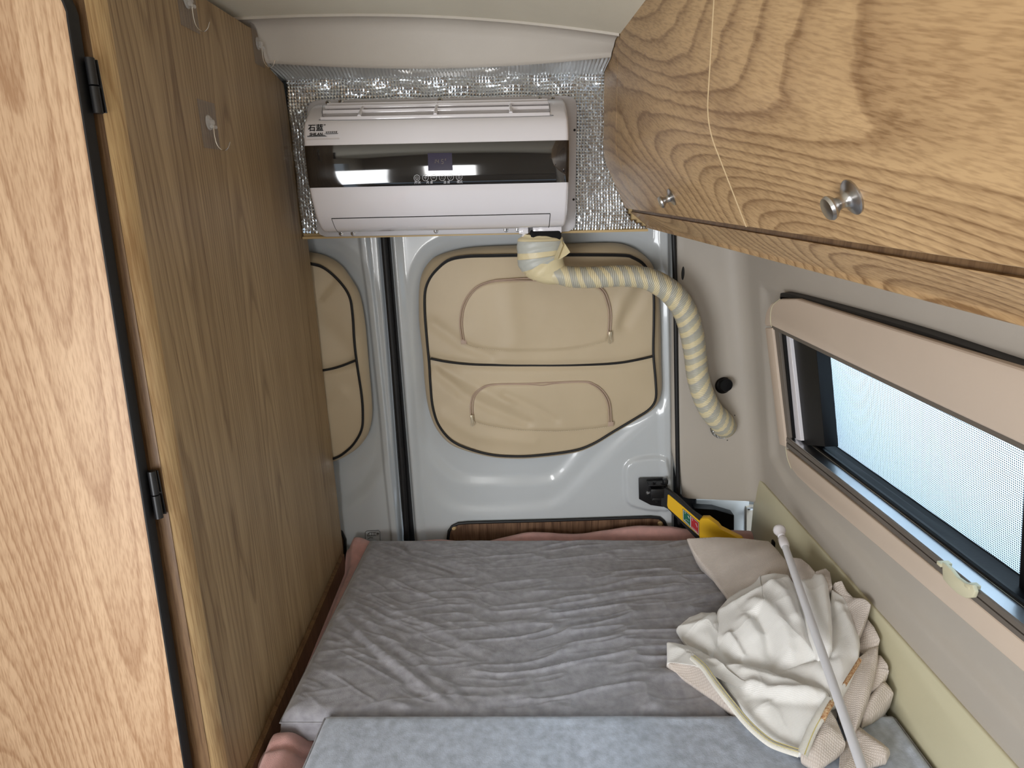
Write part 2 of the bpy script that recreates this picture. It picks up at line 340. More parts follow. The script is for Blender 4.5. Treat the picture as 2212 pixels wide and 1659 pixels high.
M['tape_grey'] = noise_bump_mat('grey_tape', lin(188, 190, 182), .4, scale=60, bump=.3, dist=.002, var=.05)
M['foam'] = noise_bump_mat('black_foam', lin(12, 12, 13), .95, bump=.5)

# ================================================================== STRUCTURE
XW = -.51        # wardrobe side
YB = 1.70        # insulated board
YD = 1.80        # rear doors
WC = .775        # right wall plane  X + .16 Z = WC
def WX(z, c=WC): return c-.16*z
def PW(x, y, c): return on(x, y, (1, 0, .16), c)
_cz = np.polyfit([-.51, -.145, .252], [1.375, 1.396, 1.333], 2)
def ceil_z(x): return np.polyval(_cz, np.clip(x, -.9, .6))
def ceil_y(x): return 1.58-.7*(np.clip(x, -.7, .45)+.12)**2

# ceiling
xs = np.linspace(-.95, .66, 50); mb = MB()
G = np.array([[(x, ceil_y(x)-t*(ceil_y(x)+1.7), ceil_z(x)) for t in np.linspace(0, 1, 30)] for x in xs])
mb.grid(G); mb.grid(np.array([[(x, ceil_y(x)+a, ceil_z(x)+b) for a, b in ((0, 0), (.004, .002), (.006, .006), (.006, .014))] for x in xs]))
mb.grid(G+np.array([0, 0, .03]))
struct(mk('ceiling', mb, M['headliner'], recalc=False))
# rear header trim
xs = np.linspace(-.545, .250, 74); G = []
for x in xs:
    ye, zc = ceil_y(x), ceil_z(x); yb = ye+.094; zb = 1.3085
    G.append([(x, ye-.001, zc), (x, ye-.0015, zc-.005), (x, ye+.003, zc-.0055), (x, ye+.009, zc-.001), (x, ye+.048, zc-.003), (x, ye+.060, zc-.009),
              (x, ye+.068, zc-min(.022, (zc-zb)*.5)), (x, yb-.006, zb+min(.014, (zc-zb)*.3)), (x, yb-.001, zb+.005), (x, yb+.003, zb), (x, yb+.010, zb-.0015)])
mb = MB(); mb.grid(np.array(G)); hdr = struct(mk('trim_1', mb, M['header_vinyl'], angle=50, recalc=False), 'grey beige moulded header trim over the rear doors')
xs = np.linspace(-.545, .250, 840); G = []
for x in xs:
    yb = ceil_y(x)+.094; zb = 1.3085; r = .0016*math.sin(x/.0082*2*math.pi+.6*math.sin(x*40))
    zf = PY(1000, 161, YB)[2]-.006
    G.append([(x, yb+.008, zb-.001), (x, yb+.016, zb-.004+r), (x, (yb+YB)/2, (zb+zf)/2+r), (x, YB-.01, zf+.001+r), (x, YB-.002, zf)])
mb = MB(); mb.grid(np.array(G)); mk('foil_tape', mb, M['foil_rib'], parent=hdr, recalc=False, label='ribbed dull foil under the header trim')

# right wall with rear pillar, window opening and pressed recess
zs = np.r_[np.linspace(.118, 1.0, 110), np.linspace(1.02, 1.36, 8)]
def pill_left(z): 
    t = sstep(.30, .118, z); return .470+.030*np.clip((.9-z)/.8, 0, 1)+.035*t
def wall_row(z):
    xc = WX(z)+.004; yc = 1.755; xl = pill_left(z)
    a = [(xl-.004, 1.86), (xl-.004, 1.80), (xl+.002, 1.793)]
    b = [(xl+.01+(xc-.05-xl-.01)*t, 1.79+(yc-1.79)*(xl+.01+(xc-.05-xl-.01)*t-xl)/(xc-xl)) for t in np.linspace(0, 1, 10)]
    p0 = b[-1]; p1 = (xc, yc); p2 = (WX(z), yc-.06)
    c = [((1-t)**2*p0[0]+2*t*(1-t)*p1[0]+t*t*p2[0], (1-t)**2*p0[1]+2*t*(1-t)*p1[1]+t*t*p2[1]) for t in np.linspace(0, 1, 10)[1:]]
    d = [(WX(z), y) for y in np.r_[np.linspace(yc-.06, .30, 140)[1:], np.linspace(.2, -1.7, 16)]]
    return np.array(a+b+c+d)
G = []
for z in zs:
    r = wall_row(z); y = r[:, 1]
    rec = polydist(y, np.full(y.shape, z), [(1.655, .30), (1.640, .79), (-.9, .80), (-.9, .27), (1.55, .262)])
    dep = .013*sstep(-.004, .028, rec)*(y < 1.72)
    G.append(np.stack([r[:, 0]+dep, y, np.full(y.shape, z)], 1))
G = np.array(G)
# bottom return of the pillar edge
low = G[0].copy(); low[:, 2] -= .004; low[:, 0] += .004; low2 = low.copy(); low2[:, 0] += .02; low2[:, 1] += .03
G = np.concatenate([[low2, low], G]); mb = MB()
a, b_ = G.shape[:2]; mb.v = [tuple(p) for p in G.reshape(-1, 3)]
hole_c = PY(1562, 922, 1.78)
for i in range(a-1):
    for j in range(b_-1):
        m4 = (G[i, j]+G[i+1, j+1])/2
        if .31 < m4[1] < 1.46 and .40 < m4[2] < .735 and m4[0] > .6: continue
        mb.f.append((i*b_+j, (i+1)*b_+j, (i+1)*b_+j+1, i*b_+j+1))
wr = struct(mk('wall_right', mb, M['pillar_trim'], angle=60, recalc=False))
mb = MB(); mb.grid(np.array([[(x, y, z) for y in (1.79, .9, 0, -1.7)] for x, z in ((.752, .125), (.765, 0), (.765, -.46))]))
struct(mk('trim_2', mb, M['wall_trim'], recalc=False), 'lower grey beige side lining behind the bed board')
# left wall, floor
mb = MB(); mb.box((-.965, 1.0, .48), (.03, 1.75, 1.90)); mb.box((-.965, -.55, 1.26), (.03, 1.35, .36)); mb.box((-.965, -1.47, .48), (.03, .5, 1.90)); struct(mk('wall_left', mb, M['wall_trim'], smooth=False))
mb = MB(); mb.box((-.09, -1.72, .0), (1.75, .03, .66)); mb.box((-.09, -1.72, 1.17), (1.75, .03, .54)); mb.box((-.75, -1.72, .6), (.43, .03, .60)); mb.box((.35, -1.72, .6), (1.06, .03, .60)); struct(mk('wall_front_added', mb, M['wall_trim'], smooth=False))  # unseen partition added behind the camera; narrow opening limits reflections on the unit
mb = MB(); mb.box((-.05, .08, 1.455), (1.86, 3.7, .03)); mb.box((.72, .08, 1.415), (.1, 3.6, .12)); struct(mk('trim_5', mb, M['door_paint'], smooth=False), 'unseen roof panel added above the headliner against light leaks')  # unseen roof boxes added to stop daylight leaking in at the header
mb = MB(); mb.box((-.09, .05, -.475), (1.75, 3.5, .03)); struct(mk('floor', mb, M['floor']))
mb = MB(); mb.box((0, 0, -.95), (30, 30, .05)); struct(mk('ground', mb, M['ground']))

# ---- rear doors as pressed panels
def press(u, z, poly, d, w): return d*sstep(-w/2, w/2, polydist(u, z, poly))
def pp(l, d=YD): return [tuple(PY(x, y, d)[[0, 2]]) for x, y in l]
bowl = catmull(pp([(893, 640), (905, 575), (940, 535), (1010, 517), (1200, 508), (1350, 512), (1410, 540), (1437, 600), (1440, 700), (1442, 800), (1440, 866), (1400, 900), (1335, 955), (1255, 1035), (1200, 1084), (1140, 1096), (1020, 1101), (965, 1085), (925, 1035), (905, 960), (898, 800)]), 6, True)
bowl2 = catmull(pp([(905, 640), (925, 570), (960, 540), (1030, 525), (1200, 517), (1350, 520), (1400, 545), (1425, 600), (1428, 700), (1430, 840), (1410, 880), (1330, 925), (1262, 965), (1210, 1025), (1170, 1040), (1080, 1042), (1005, 1038), (960, 1015), (925, 970), (912, 900), (905, 780)]), 6, True)
pad = catmull(pp([(1362, 1090), (1350, 1040), (1352, 1005), (1378, 990), (1428, 987), (1442, 1005), (1448, 1095)]), 5, True)
def door_mesh(corn, f, nx, nz, y0=YD):
    (x0t, zt), (x1t, _), (x1b, zb), (x0b, _) = corn
    U, V = np.meshgrid(np.linspace(0, 1, nx), np.linspace(0, 1, nz), indexing='ij')
    zz = zb+(zt-zb)*V; xl = x0b+(x0t-x0b)*V; xr = x1b+(x1t-x1b)*V; xx = xl+(xr-xl)*U
    h = f(xx, zz)
    edge = np.minimum(xx-xl, xr-xx); h = h-.018*sstep(.012, 0, edge)
    G = np.stack([xx, y0-h, zz], -1)
    return G
def f_right(x, z):
    xr = .465+.063*np.clip((.905-z)/.9, 0, 1)
    h = .010*sstep(.0, .03, x-(-.30))*0
    h = h+.008*sstep(.055, .03, x-(-.325+.012*(.9-z)))        # raised flange beside the seam
    h = h-press(x, z, bowl, .0085, .050)-press(x, z, bowl2, .009, .046)
    h = h+press(x, z, pad, .010, .016)
    h = h+.006*sstep(.060, .035, xr-x)
    return h
xsT, xsB = PY(846, 515, YD)[0], PY(893, 1160, YD)[0]
xrT, xrB = PY(1452, 505, YD)[0], PY(1463, 1140, YD)[0]
G = door_mesh([(xsT-.006, 1.02), (xrT-.010, 1.02), (xrB+.008, -.25), (xsB+.004, -.25)], f_right, 260, 330)
mb = MB(); mb.grid(G); d2 = struct(mk('door_2', mb, M['door_paint'], angle=0, recalc=False), 'right rear van door in glossy pale grey paint')
bowlL = catmull(pp([(560, 640), (570, 560), (640, 530), (720, 538), (775, 575), (805, 640), (815, 720), (826, 830), (832, 900), (826, 980), (800, 1040), (765, 1076), (720, 1098), (600, 1110), (560, 1040)]), 6, True)
bowlL2 = catmull(pp([(560, 640), (570, 560), (640, 540), (710, 550), (755, 585), (785, 645), (797, 720), (808, 830), (812, 900), (804, 960), (775, 1000), (735, 1018), (600, 1030), (560, 980)]), 6, True)
def f_left(x, z):
    xr = -.352+.020*(.9-z)*1.0
    h = -press(x, z, bowlL, .014, .05)-press(x, z, bowlL2, .010, .046)
    h = h+.007*sstep(.040, .030, xr-x)
    h = h-.012*sstep(.018, .008, xr-x)
    return h
xlT, xlB = PY(826, 515, YD)[0], PY(868, 1160, YD)[0]
G = door_mesh([(-.93, 1.02), (xlT-.004, 1.02), (xlB, -.25), (-.93, -.25)], f_left, 220, 300)
mb = MB(); mb.grid(G); d1 = struct(mk('door_1', mb, M['door_paint'], angle=0, recalc=False), 'left rear van door partly hidden by the wardrobe')
# seam gasket: two black rubber lips in the gap
mb = MB()
top, bot = PY(826, 515, 1.79), PY(880, 1165, 1.79)
L_ = np.array([(top[0]-.012, 1.83, 1.02), (bot[0]-.016, 1.83, -.2)]); 
mb.prism([(L_[0][0], 1.822, 1.02), (L_[0][0]+.055, 1.822, 1.02), (L_[1][0]+.05, 1.822, -.2), (L_[1][0], 1.822, -.2)], (0, .02, 0))
mb.tube([PY(822, 440, 1.797), PY(829, 515, 1.797), PY(848, 750, 1.797), PY(868, 1000, 1.797), PY(876, 1120, 1.797), PY(882, 1240, 1.797)], .0088, 12)
mk('door_seal', mb, M['black_rubber'], parent=d2)
mb = MB(); e_ = catmull([PY(x, y, 1.79) for x, y in ((1452, 440), (1455, 505), (1459, 640), (1461, 800), (1464, 1000), (1467, 1140), (1468, 1260))], 10)
mb.tube(e_, .0065, 12); mk('door_seal', mb, M['black_rubber'], parent=d2)
mb = MB(); mb.box((.5, 1.875, .4), (.20, .02, 1.7)); struct(mk('trim_3', mb, M['black_rubber']), 'dark gap at the right door hinge side')
mb = MB(); mb.prism([PY(1505, 1080, 1.845), PY(1618, 1080, 1.845), PY(1618, 1240, 1.845), PY(1505, 1240, 1.845)], (0, .01, 0))
jamb = struct(mk('trim_4', mb, M['door_paint']), 'pale grey painted door jamb below the pillar trim')
mb = MB(); mb.prism([PY(1613, 1096, 1.835), PY(1650, 1096, 1.835), PY(1650, 1240, 1.835), PY(1613, 1240, 1.835)], (0, .02, 0)); mk('jamb_strip', mb, M['wall_trim'], parent=jamb)
mb = MB(); mb.box(PY(1621, 1099, 1.82), (.020, .01, .006), .001); mk('jamb_clip', mb, M['steel'], parent=jamb)

# lower wood-grain panels in the doors
def door_panel(door, pts, clips):
    P = catmull(np.array([PY(x, y, 1.793) for x, y in pts]), 6, True)
    P = np.array([PY(x, y, 1.793) for x, y in pts])
    mb = MB(); mb.prism([tuple(p) for p in P], (0, .005, 0)); pan = mk('lower_panel', mb, M['wood_dark'], parent=door, label='brown wood-grain panel with black edging')
    mb = MB(); mb.tube(P, .0048, 8, closed=True); mk('edging', mb, M['black_rubber'], parent=pan)
    for x, y in clips:
        mb = MB(); mb.lathe([(0.001, -.001), (.0085, 0), (.0085, .001), (.006, .004), (.001, .0045)], PY(x, y, 1.793), (0, -1, 0)); mk('trim_clip', mb, M['plywood'], parent=pan)
door_panel(d2, [(968, 1300), (968, 1162), (970, 1147), (977, 1137), (990, 1131), (1010, 1129), (1200, 1124), (1405, 1117), (1424, 1119), (1434, 1126), (1441, 1140), (1446, 1160), (1450, 1300)], [(980, 1140), (1426, 1131)])
door_panel(d1, [(560, 1150), (725, 1142), (738, 1149), (745, 1165), (748, 1300), (560, 1300)], [])
# small van pictogram on the left door
mb = MB()
def pline(pts, y, r=.0007, closed=False): mb.tube([PY(a, b, y) for a, b in pts], r, 5, closed=closed)
pline([(789, 1175), (789, 1150), (792, 1147), (818, 1146), (821, 1149), (821, 1175)], 1.796)
pline([(793, 1157), (796, 1152), (800, 1150), (812, 1150), (813, 1157), (793, 1158)], 1.796)
pline([(797, 1152), (797, 1157)], 1.796); pline([(803, 1150), (803, 1157)], 1.796); pline([(808, 1150), (808, 1157)], 1.796); pline([(814, 1153), (819, 1153)], 1.796, .0012); pline([(816, 1150), (816, 1157)], 1.796)
pline([(795, 1164), (800, 1161), (806, 1162)], 1.796)
mk('pictogram', mb, M['print_black'], parent=d1, label='black line pictogram of a van')

# ================================================================== DOOR COVERS
def radial_sheet(name, outline, center, f, mat, parent, nr=70, closed_back=None, M3=None):
    """outline: n x 2 (x,z); f(x,z,t) -> y"""
    O = np.array(outline); n = len(O); T = np.linspace(1, .0, nr)**.9
    V = []
    for t in T[:-1]:
        q = center+(O-center)*t; V.append(np.stack([q[:, 0], f(q[:, 0], q[:, 1], t), q[:, 1]], 1))
    V = np.concatenate([np.array(closed_back), np.array(V)]) if closed_back is not None else np.array(V)
    m = MB(); R = V.shape[0]; m.v = [tuple(p) for p in V.reshape(-1, 3)]
    for i in range(R-1):
        for k in range(n): m.f.append((i*n+k, i*n+(k+1) % n, (i+1)*n+(k+1) % n, (i+1)*n+k))
    c0 = len(m.v); m.v.append((center[0], float(f(np.array([center[0]]), np.array([center[1]]), 0)[0]), center[1]))
    for k in range(n): m.f.append(((R-1)*n+k, (R-1)*n+(k+1) % n, c0))
    return mk(name, m, mat, parent=parent, angle=55)
YP = 1.765
def make_cover(label, pipe, outer, divider, zips, creases, centre_px):
    root = thing('door_cover', label, 'window cover', (PY(*centre_px, YD)[0], YD, PY(*centre_px, YD)[2]))
    pip = resample(catmull([PY(x, y, YP)[[0, 2]] for x, y in pipe], 8, True), 260, True)
    out = resample(catmull([PY(x, y, YD-.004)[[0, 2]] for x, y in outer], 8, True), 260, True)
    cen = PY(*centre_px, YP)[[0, 2]]
    # align the two rings by angle
    def byang(P):
        a = np.arctan2(P[:, 1]-cen[1], P[:, 0]-cen[0]); o = np.argsort(a); P = P[o]; a = a[o]
        th = np.linspace(-math.pi, math.pi, 241)[:-1]
        aa = np.r_[a-2*math.pi, a, a+2*math.pi]; PP = np.vstack([P, P, P])
        return np.stack([np.interp(th, aa, PP[:, 0]), np.interp(th, aa, PP[:, 1])], 1)
    pip = byang(pip); out = byang(out)
    cr = [([PY(x, y, YP)[[0, 2]] for x, y in l], w_, h_) for l, w_, h_ in creases]
    zipl = [[PY(x, y, YP)[[0, 2]] for x, y in z_['zip']] for z_ in zips]; stl = [[PY(x, y, YP)[[0, 2]] for x, y in z_['stitch']] for z_ in zips]
    pk = [np.array(list(catmull(a, 5))+list(catmull(b, 5))[::-1]) for a, b in zip(zipl, stl)]
    dv = catmull([PY(x, y, YP)[[0, 2]] for x, y in divider], 6)
    def f(x, z, t):
        h = .010*(1-t*t)+.006*fbm(x*7+3, z*7+1, 3)
        for l, w_, h_ in cr: h = h+h_*np.exp(-(linedist(x, z, l)/w_)**2)
        h = h-.006*np.exp(-(linedist(x, z, dv)/.012)**2)
        for q in pk: h = h+.0045*sstep(-.004, .010, polydist(x, z, q))
        return YP-h
    mid = (pip*.5+out*.5)
    back = [np.stack([out[:, 0], np.full(240, YD+.004), out[:, 1]], 1), np.stack([out[:, 0], np.full(240, YD-.006), out[:, 1]], 1),
            np.stack([mid[:, 0], np.full(240, YP+.007), mid[:, 1]], 1), np.stack([pip[:, 0], np.full(240, YP+.001), pip[:, 1]], 1)]
    pan = radial_sheet('padded_panel', pip*.9985+cen*.0015, cen, f, M['cover'], root, 90, closed_back=back)
    def fp(P): P = np.array(P); return f(P[:, 0], P[:, 1], np.full(len(P), .5))
    m = MB(); P = np.stack([pip[:, 0], np.full(240, YP-.002), pip[:, 1]], 1); m.tube(P, .0036, 8, closed=True); m.tube(P*1+(0, -.003, .004)*1, .0012, 6, closed=True); mk('piping', m, M['black_rubber'], root, label='black piping around the cover')
    def surf(l, off, n=80, k=8):
        q = resample(catmull(l, k), n); t = .45
        return np.stack([q[:, 0], f(q[:, 0], q[:, 1], t)-off, q[:, 1]], 1)
    m = MB(); m.tube(surf([PY(x, y, YP)[[0, 2]] for x, y in divider], .0005), .0034, 8); mk('piping', m, M['black_rubber'], root, label='black piping across the middle')
    for a, s_, z_ in zip(zipl, stl, zips):
        m = MB(); za = surf(a, .0015, 160); m.tube(za, .0020, 8)
        off = resample(catmull(a, 8), 160); cc = np.mean(off, 0); off2 = off+(cc-off)/np.linalg.norm(cc-off, axis=1)[:, None]*.0065
        m.tube(np.stack([off2[:, 0], f(off2[:, 0], off2[:, 1], .45)-.001, off2[:, 1]], 1), .0016, 8)
        zp = mk('zipper', m, M['zip'], root, label='rosy beige zip of a pocket')
        m = MB(); st = surf(s_, .0006, 120)
        for i in range(0, 119, 2): m.tube(st[i:i+2], .0006, 4)
        mk('stitching', m, M['thread'], root)
        p, tq = z_['pull'], z_['tab']; q = PY(*p, YP); yy = float(f(np.array([q[0]]), np.array([q[2]]), .45)[0])
        m = MB(); m.box((q[0], yy-.006, q[2]+.004), (.009, .008, .016), .002); m.tube([(q[0]-.003, yy-.008, q[2]), (q[0]-.004, yy-.008, q[2]-.020), (q[0], yy-.008, q[2]-.024), (q[0]+.004, yy-.008, q[2]-.020), (q[0]+.003, yy-.008, q[2])], .0013, 6)
        m.tube([(q[0], yy-.010, q[2]+.012), (q[0]+.001, yy-.011, q[2]-.012)], .0016, 6); mk('zipper_pull', m, M['zip_metal'], zp)
        q = PY(*tq, YP); yy = float(f(np.array([q[0]]), np.array([q[2]]), .45)[0]); m = MB(); m.box((q[0], yy-.001, q[2]), (.016, .002, .014), .0005); mk('end_tab', m, M['zip'], zp)
    return root
pipe = [(918, 632), (927, 604), (944, 582), (970, 562), (1009, 554.5), (1060, 553), (1117, 552), (1229, 551), (1342, 552), (1367, 557), (1392, 573), (1407, 604), (1412, 640), (1412, 700), (1411, 762), (1416, 825), (1416, 862), (1402, 884), (1373, 903), (1326, 931), (1279, 959), (1235, 974), (1154, 984), (1100, 985), (1057, 981), (1009, 968), (974, 950), (948, 918), (935, 879), (930, 830), (927, 784), (922, 730), (918, 680)]
outer = [(905, 640), (909, 600), (922, 572), (944, 553), (987, 540), (1031, 534), (1117, 530), (1248, 526), (1326, 525), (1362, 533), (1391, 551), (1410, 574), (1421, 615), (1426, 684), (1428, 778), (1429, 840), (1420, 872), (1402, 890), (1373, 908), (1326, 936), (1279, 964), (1235, 979), (1154, 989), (1100, 990), (1057, 986), (1009, 974), (972, 958), (943, 926), (926, 882), (918, 830), (913, 762), (906, 700)]
make_cover('tan padded cover with two zipped pockets on the right rear door', pipe, outer,
    [(930, 774), (960, 780), (1000, 785), (1060, 788), (1150, 789), (1250, 788), (1330, 784), (1380, 776), (1411, 769)],
    [dict(zip=[(999, 737), (994, 700), (998, 665), (1012, 636), (1032, 617), (1062, 606), (1100, 602), (1160, 600), (1230, 604), (1280, 612), (1303, 626), (1314, 650), (1319, 680), (1316, 722)],
          stitch=[(1004, 741), (1030, 750), (1100, 756), (1200, 755), (1260, 748), (1308, 735)], pull=(1316, 722), tab=(1002, 737)),
     dict(zip=[(1018, 900), (1017, 872), (1024, 850), (1042, 834), (1070, 828), (1150, 826), (1255, 822), (1283, 828), (1304, 845), (1316, 870), (1319, 910)],
          stitch=[(1024, 908), (1060, 918), (1130, 927), (1230, 928), (1318, 919)], pull=(1020, 900), tab=(1318, 913))],
    [([(935, 700), (1000, 745), (1060, 770)], .018, -.006), ([(940, 800), (1000, 850), (1060, 880), (1140, 912)], .016, -.007), ([(960, 800), (1020, 828), (1100, 870)], .014, .004),
     ([(1400, 600), (1370, 660), (1345, 700)], .020, -.007), ([(1380, 590), (1340, 650), (1330, 700)], .016, .005), ([(1090, 850), (1160, 880), (1200, 905)], .012, -.004), ([(1100, 620), (1110, 740)], .03, .004), ([(960, 900), (1030, 940), (1150, 955)], .02, .004)],
    (1170, 765))
make_cover('tan padded cover on the left rear door beside the wardrobe', 
    [(672, 570), (702, 580), (734, 608), (755, 640), (762, 680), (766, 740), (772, 790), (781, 850), (784, 890), (782, 925), (769, 952), (750, 973), (722, 990), (660, 1004), (560, 1008), (470, 990), (430, 920), (420, 760), (430, 640), (480, 585), (560, 565), (620, 562)],
    [(667, 545), (702, 553), (734, 572), (759, 605), (777, 640), (788, 700), (795, 780), (802, 860), (803, 900), (795, 937), (778, 962), (755, 980), (722, 996), (660, 1011), (560, 1016), (460, 998), (415, 930), (405, 760), (415, 630), (470, 568), (560, 545), (620, 541)],
    [(435, 790), (560, 806), (640, 805), (700, 799), (735, 791), (770, 778)], [],
    [([(690, 640), (720, 600)], .014, -.005), ([(690, 900), (740, 850)], .02, .005), ([(700, 700), (760, 770)], .03, -.004)], (620, 780))

# ================================================================== INSULATED BOARD
bL, bR = -.505, .252
zT = PY(1000, 161, YB)[2]; zB = PY(1000, 503, YB)[2]
board = thing('insulated_board', 'foil covered insulation board behind the wall air conditioner', 'panel', (-.1, YB, zB))
outl = [(-.508, zT+.02), (.262, zT+.02), (.262, 1.10), (.31, .985), (.330, .95), PY(1395, 492, YB)[[0, 2]], PY(1395, 503, YB)[[0, 2]], PY(660, 503, YB)[[0, 2]]+np.array([-.02, 0])]
pitch = .0073; nx = int(.90/pitch); nz = int(.42/pitch)
gx = -.508+np.arange(nx+1)*pitch; gz = zB-.0+np.arange(nz+1)*pitch
rs = np.random.RandomState(2)
Xg, Zg = np.meshgrid(gx, gz, indexing='ij')
Xg = Xg+.0010*np.sin(Zg*60)+.0002*rs.randn(*Xg.shape); Zg = Zg+.0010*np.sin(Xg*45)+.0002*rs.randn(*Xg.shape)
Yg = YB-.008-.006*fbm(Xg*9, Zg*9, 3)-.004*np.exp(-((Zg-zT+.025)/.012)**2)*np.sin(Xg*50)+.0002*rs.randn(*Xg.shape)
m = MB(); m.v = [tuple(p) for p in np.stack([Xg, Yg, Zg], -1).reshape(-1, 3)]
cxm = (Xg[:-1, :-1]+Xg[1:, 1:])/2; czm = (Zg[:-1, :-1]+Zg[1:, 1:])/2; inside = polydist(cxm, czm, outl) > 0
for i in range(nx):
    for j in range(nz):
        if not inside[i, j]: continue
        q = [i*(nz+1)+j, (i+1)*(nz+1)+j, (i+1)*(nz+1)+j+1, i*(nz+1)+j+1]
        c = len(m.v); m.v.append((cxm[i, j]+.0003*rs.randn(), (Yg[i, j]+Yg[i+1, j+1])/2-.0027-.0003*rs.rand(), czm[i, j]+.0003*rs.randn()))
        for k in range(4): m.f.append((q[k], q[(k+1) % 4], c))
mk('foil_facing', m, M['foil'], board, smooth=False, recalc=False)
m = MB(); q0, q1 = PY(655, 500, YB), PY(1398, 496, YB)
m.prism([(-.508, YB, zB-.004), (q1[0], YB, zB-.004), (q1[0], YB, zB+.03), (.262, YB, 1.1), (.262, YB, zT+.01), (-.508, YB, zT+.01)], (0, .012, 0)); m.box(((-.508+q1[0])/2, YB-.002, zB-.003), (q1[0]+.508, .020, .006), .0005)
mk('plywood_backing', m, M['plywood'], board)

# ================================================================== AIR CONDITIONER
YA = YB-.026
ac = thing('air_conditioner', 'white wall air conditioner with glossy black band and small display', 'air conditioner', (-.14, YA, zB))
def PXZ(x, y, d): return PY(x, y, d)
# mounting plate
pl = [PY(683, 478, YA), PY(684, 498, YA), PY(690, 507, YA), PY(703, 512, YA), PY(960, 507, YA), PY(1200, 502, YA), PY(1228, 500, YA), PY(1239, 495, YA), PY(1243, 483, YA), PY(1245, 350, YA), PY(1247, 232, YA), PY(1244, 216, YA), PY(1236, 209, YA), PY(1222, 206, YA), PY(960, 211, YA), PY(700, 215, YA), PY(680, 217, YA), PY(668, 223, YA), PY(663, 235, YA)]
xl_ = pl[0][0]; 
for p in pl[-3:]: p[0] = max(p[0], xl_)
m = MB(); m.prism([tuple(p) for p in pl], (0, .010, 0), .003); m2 = m
mk('mounting_plate', m, M['ac_grey'], ac, angle=30)
# body profile (Y, Z)
prof_px = [(218, 1.679), (219.5, 1.655), (224, 1.620), (236, 1.585), (252, 1.555), (266, 1.540), (290, 1.531), (320, 1.527), (360, 1.527), (395, 1.531), (430, 1.543), (460, 1.560), (480, 1.580), (492, 1.600), (497, 1.625), (498, 1.679)]
prof = np.array([(d, PY(942, y, d)[2]) for y, d in prof_px]); PF = resample(catmull(prof, 8), 90)
xA, xB = PY(655, 300, 1.53)[0], PY(1229, 300, 1.53)[0]
Yof = lambda z: np.interp(z, PF[15:80, 1][::-1], PF[15:80, 0][::-1])
# find the parameter indices of the grille notch and flap
def idx_z(px, d): z = PY(942, px, d)[2]; return int(np.argmin(np.abs(PF[:, 1]-z)+np.abs(PF[:, 0]-d)*.3))
i0, i1 = idx_z(222, 1.63), idx_z(254, 1.553)
cenP = np.array([1.64, PF[:, 1].mean()])
def profile_at(x):
    P = PF.copy(); e = min(x-xA, xB-x); r = .008
    if e < r: k = 1-math.sqrt(max(0, 1-((r-e)/r)**2)); k *= r
    else: k = 0
    D = P-cenP; D /= np.linalg.norm(D, axis=1)[:, None]; P = P-D*k
    return P
gX0, gX1 = PY(697, 240, 1.58)[0], PY(1186, 236, 1.58)[0]
xs = np.unique(np.r_[xA+np.array([0, .0006, .002, .004, .006, .008]), np.linspace(xA+.01, xB-.01, 30), xB-np.array([0, .0006, .002, .004, .006, .008]), gX0-.0001, gX0, gX1, gX1+.0001])
rows = []
for x in xs:
    P = profile_at(x)
    if gX0 <= x <= gX1:
        Q = P.copy(); a, b = i0, i1
        nrm = np.array([1.0, -.55]); nrm /= np.linalg.norm(nrm); Q[a+1:b] = P[a+1:b]+nrm*.014; P = Q
    rows.append([(x, y, z) for y, z in P])
m = MB(); m.grid(np.array(rows)); n = len(PF)
for s_ in (0, -1): 
    base = len(m.v); m.v += [tuple(p) for p in rows[s_]]; m.f.append(tuple(range(base, base+n)) if s_ == 0 else tuple(range(base+n-1, base-1, -1)))
mk('body', m, M['ac_white'], ac, angle=35, recalc=False)
# grille slats, struts, frame line
gp = PF[i0:i1+1]; ts = [.04, .30, .62, .97]
def gpos(t): 
    k = t*(len(gp)-1); a = int(k); a = min(a, len(gp)-2); return gp[a]*(1-(k-a))+gp[a+1]*(k-a)
for k, t in enumerate(ts):
    p = gpos(t); m = MB(); m.box(((gX0+gX1)/2, p[0]-.001, p[1]+.001), (gX1-gX0, .004, .0075), .0015); mk('louver_slat', m, M['ac_white'], ac)
for px_ in (780, 942, 1103):
    x = PY(px_, 240, 1.58)[0]; a, b = gpos(.1), gpos(.93); m = MB(); m.tube([(x, a[0]-.002, a[1]), (x, (a[0]+b[0])/2-.004, (a[1]+b[1])/2+.002), (x, b[0]-.004, b[1]+.002)], [.002, .004, .0045], 10); mk('grille_strut', m, M['ac_white'], ac)
def on_body(x, z, off=.0006): return (x, float(Yof(z))-off, z)
def bpx(px, py, off=.0006):
    y = 1.53
    for _ in range(8): p = PY(px, py, y); y = float(Yof(p[2]))
    p = PY(px, py, y-off); return np.array([p[0], float(Yof(p[2]))-off, p[2]])
m = MB(); ln = [bpx(x, y, .0002) for x, y in ((697, 228), (696, 245), (700, 256), (708, 260), (942, 256), (1176, 251), (1185, 247), (1188, 240), (1187, 224))]
m.tube(catmull(ln, 6), .0007, 5); mk('grille_outline', m, M['print_grey'], ac)
# black band following the body
zt, zb2 = bpx(942, 309)[2], bpx(942, 400)[2]
zz = np.linspace(zt, zb2, 24); rows = []
for x in np.r_[xA-.0006, xA+.0005, xA+.003, np.linspace(xA+.008, xB-.008, 20), xB-.003, xB-.0005, xB+.0006]:
    e = min(x-xA, xB-x); r = .008; k = r*(1-math.sqrt(max(0, 1-((r-min(e, r))/r)**2))) if e < r and e >= 0 else (r if e < 0 else 0)
    rows.append([(x, float(Yof(z))-.0012+k, z) for z in zz])
m = MB(); m.grid(np.array(rows)); band = mk('front_band', m, M['ac_black'], ac, angle=60, recalc=False, label='glossy black band with controls')
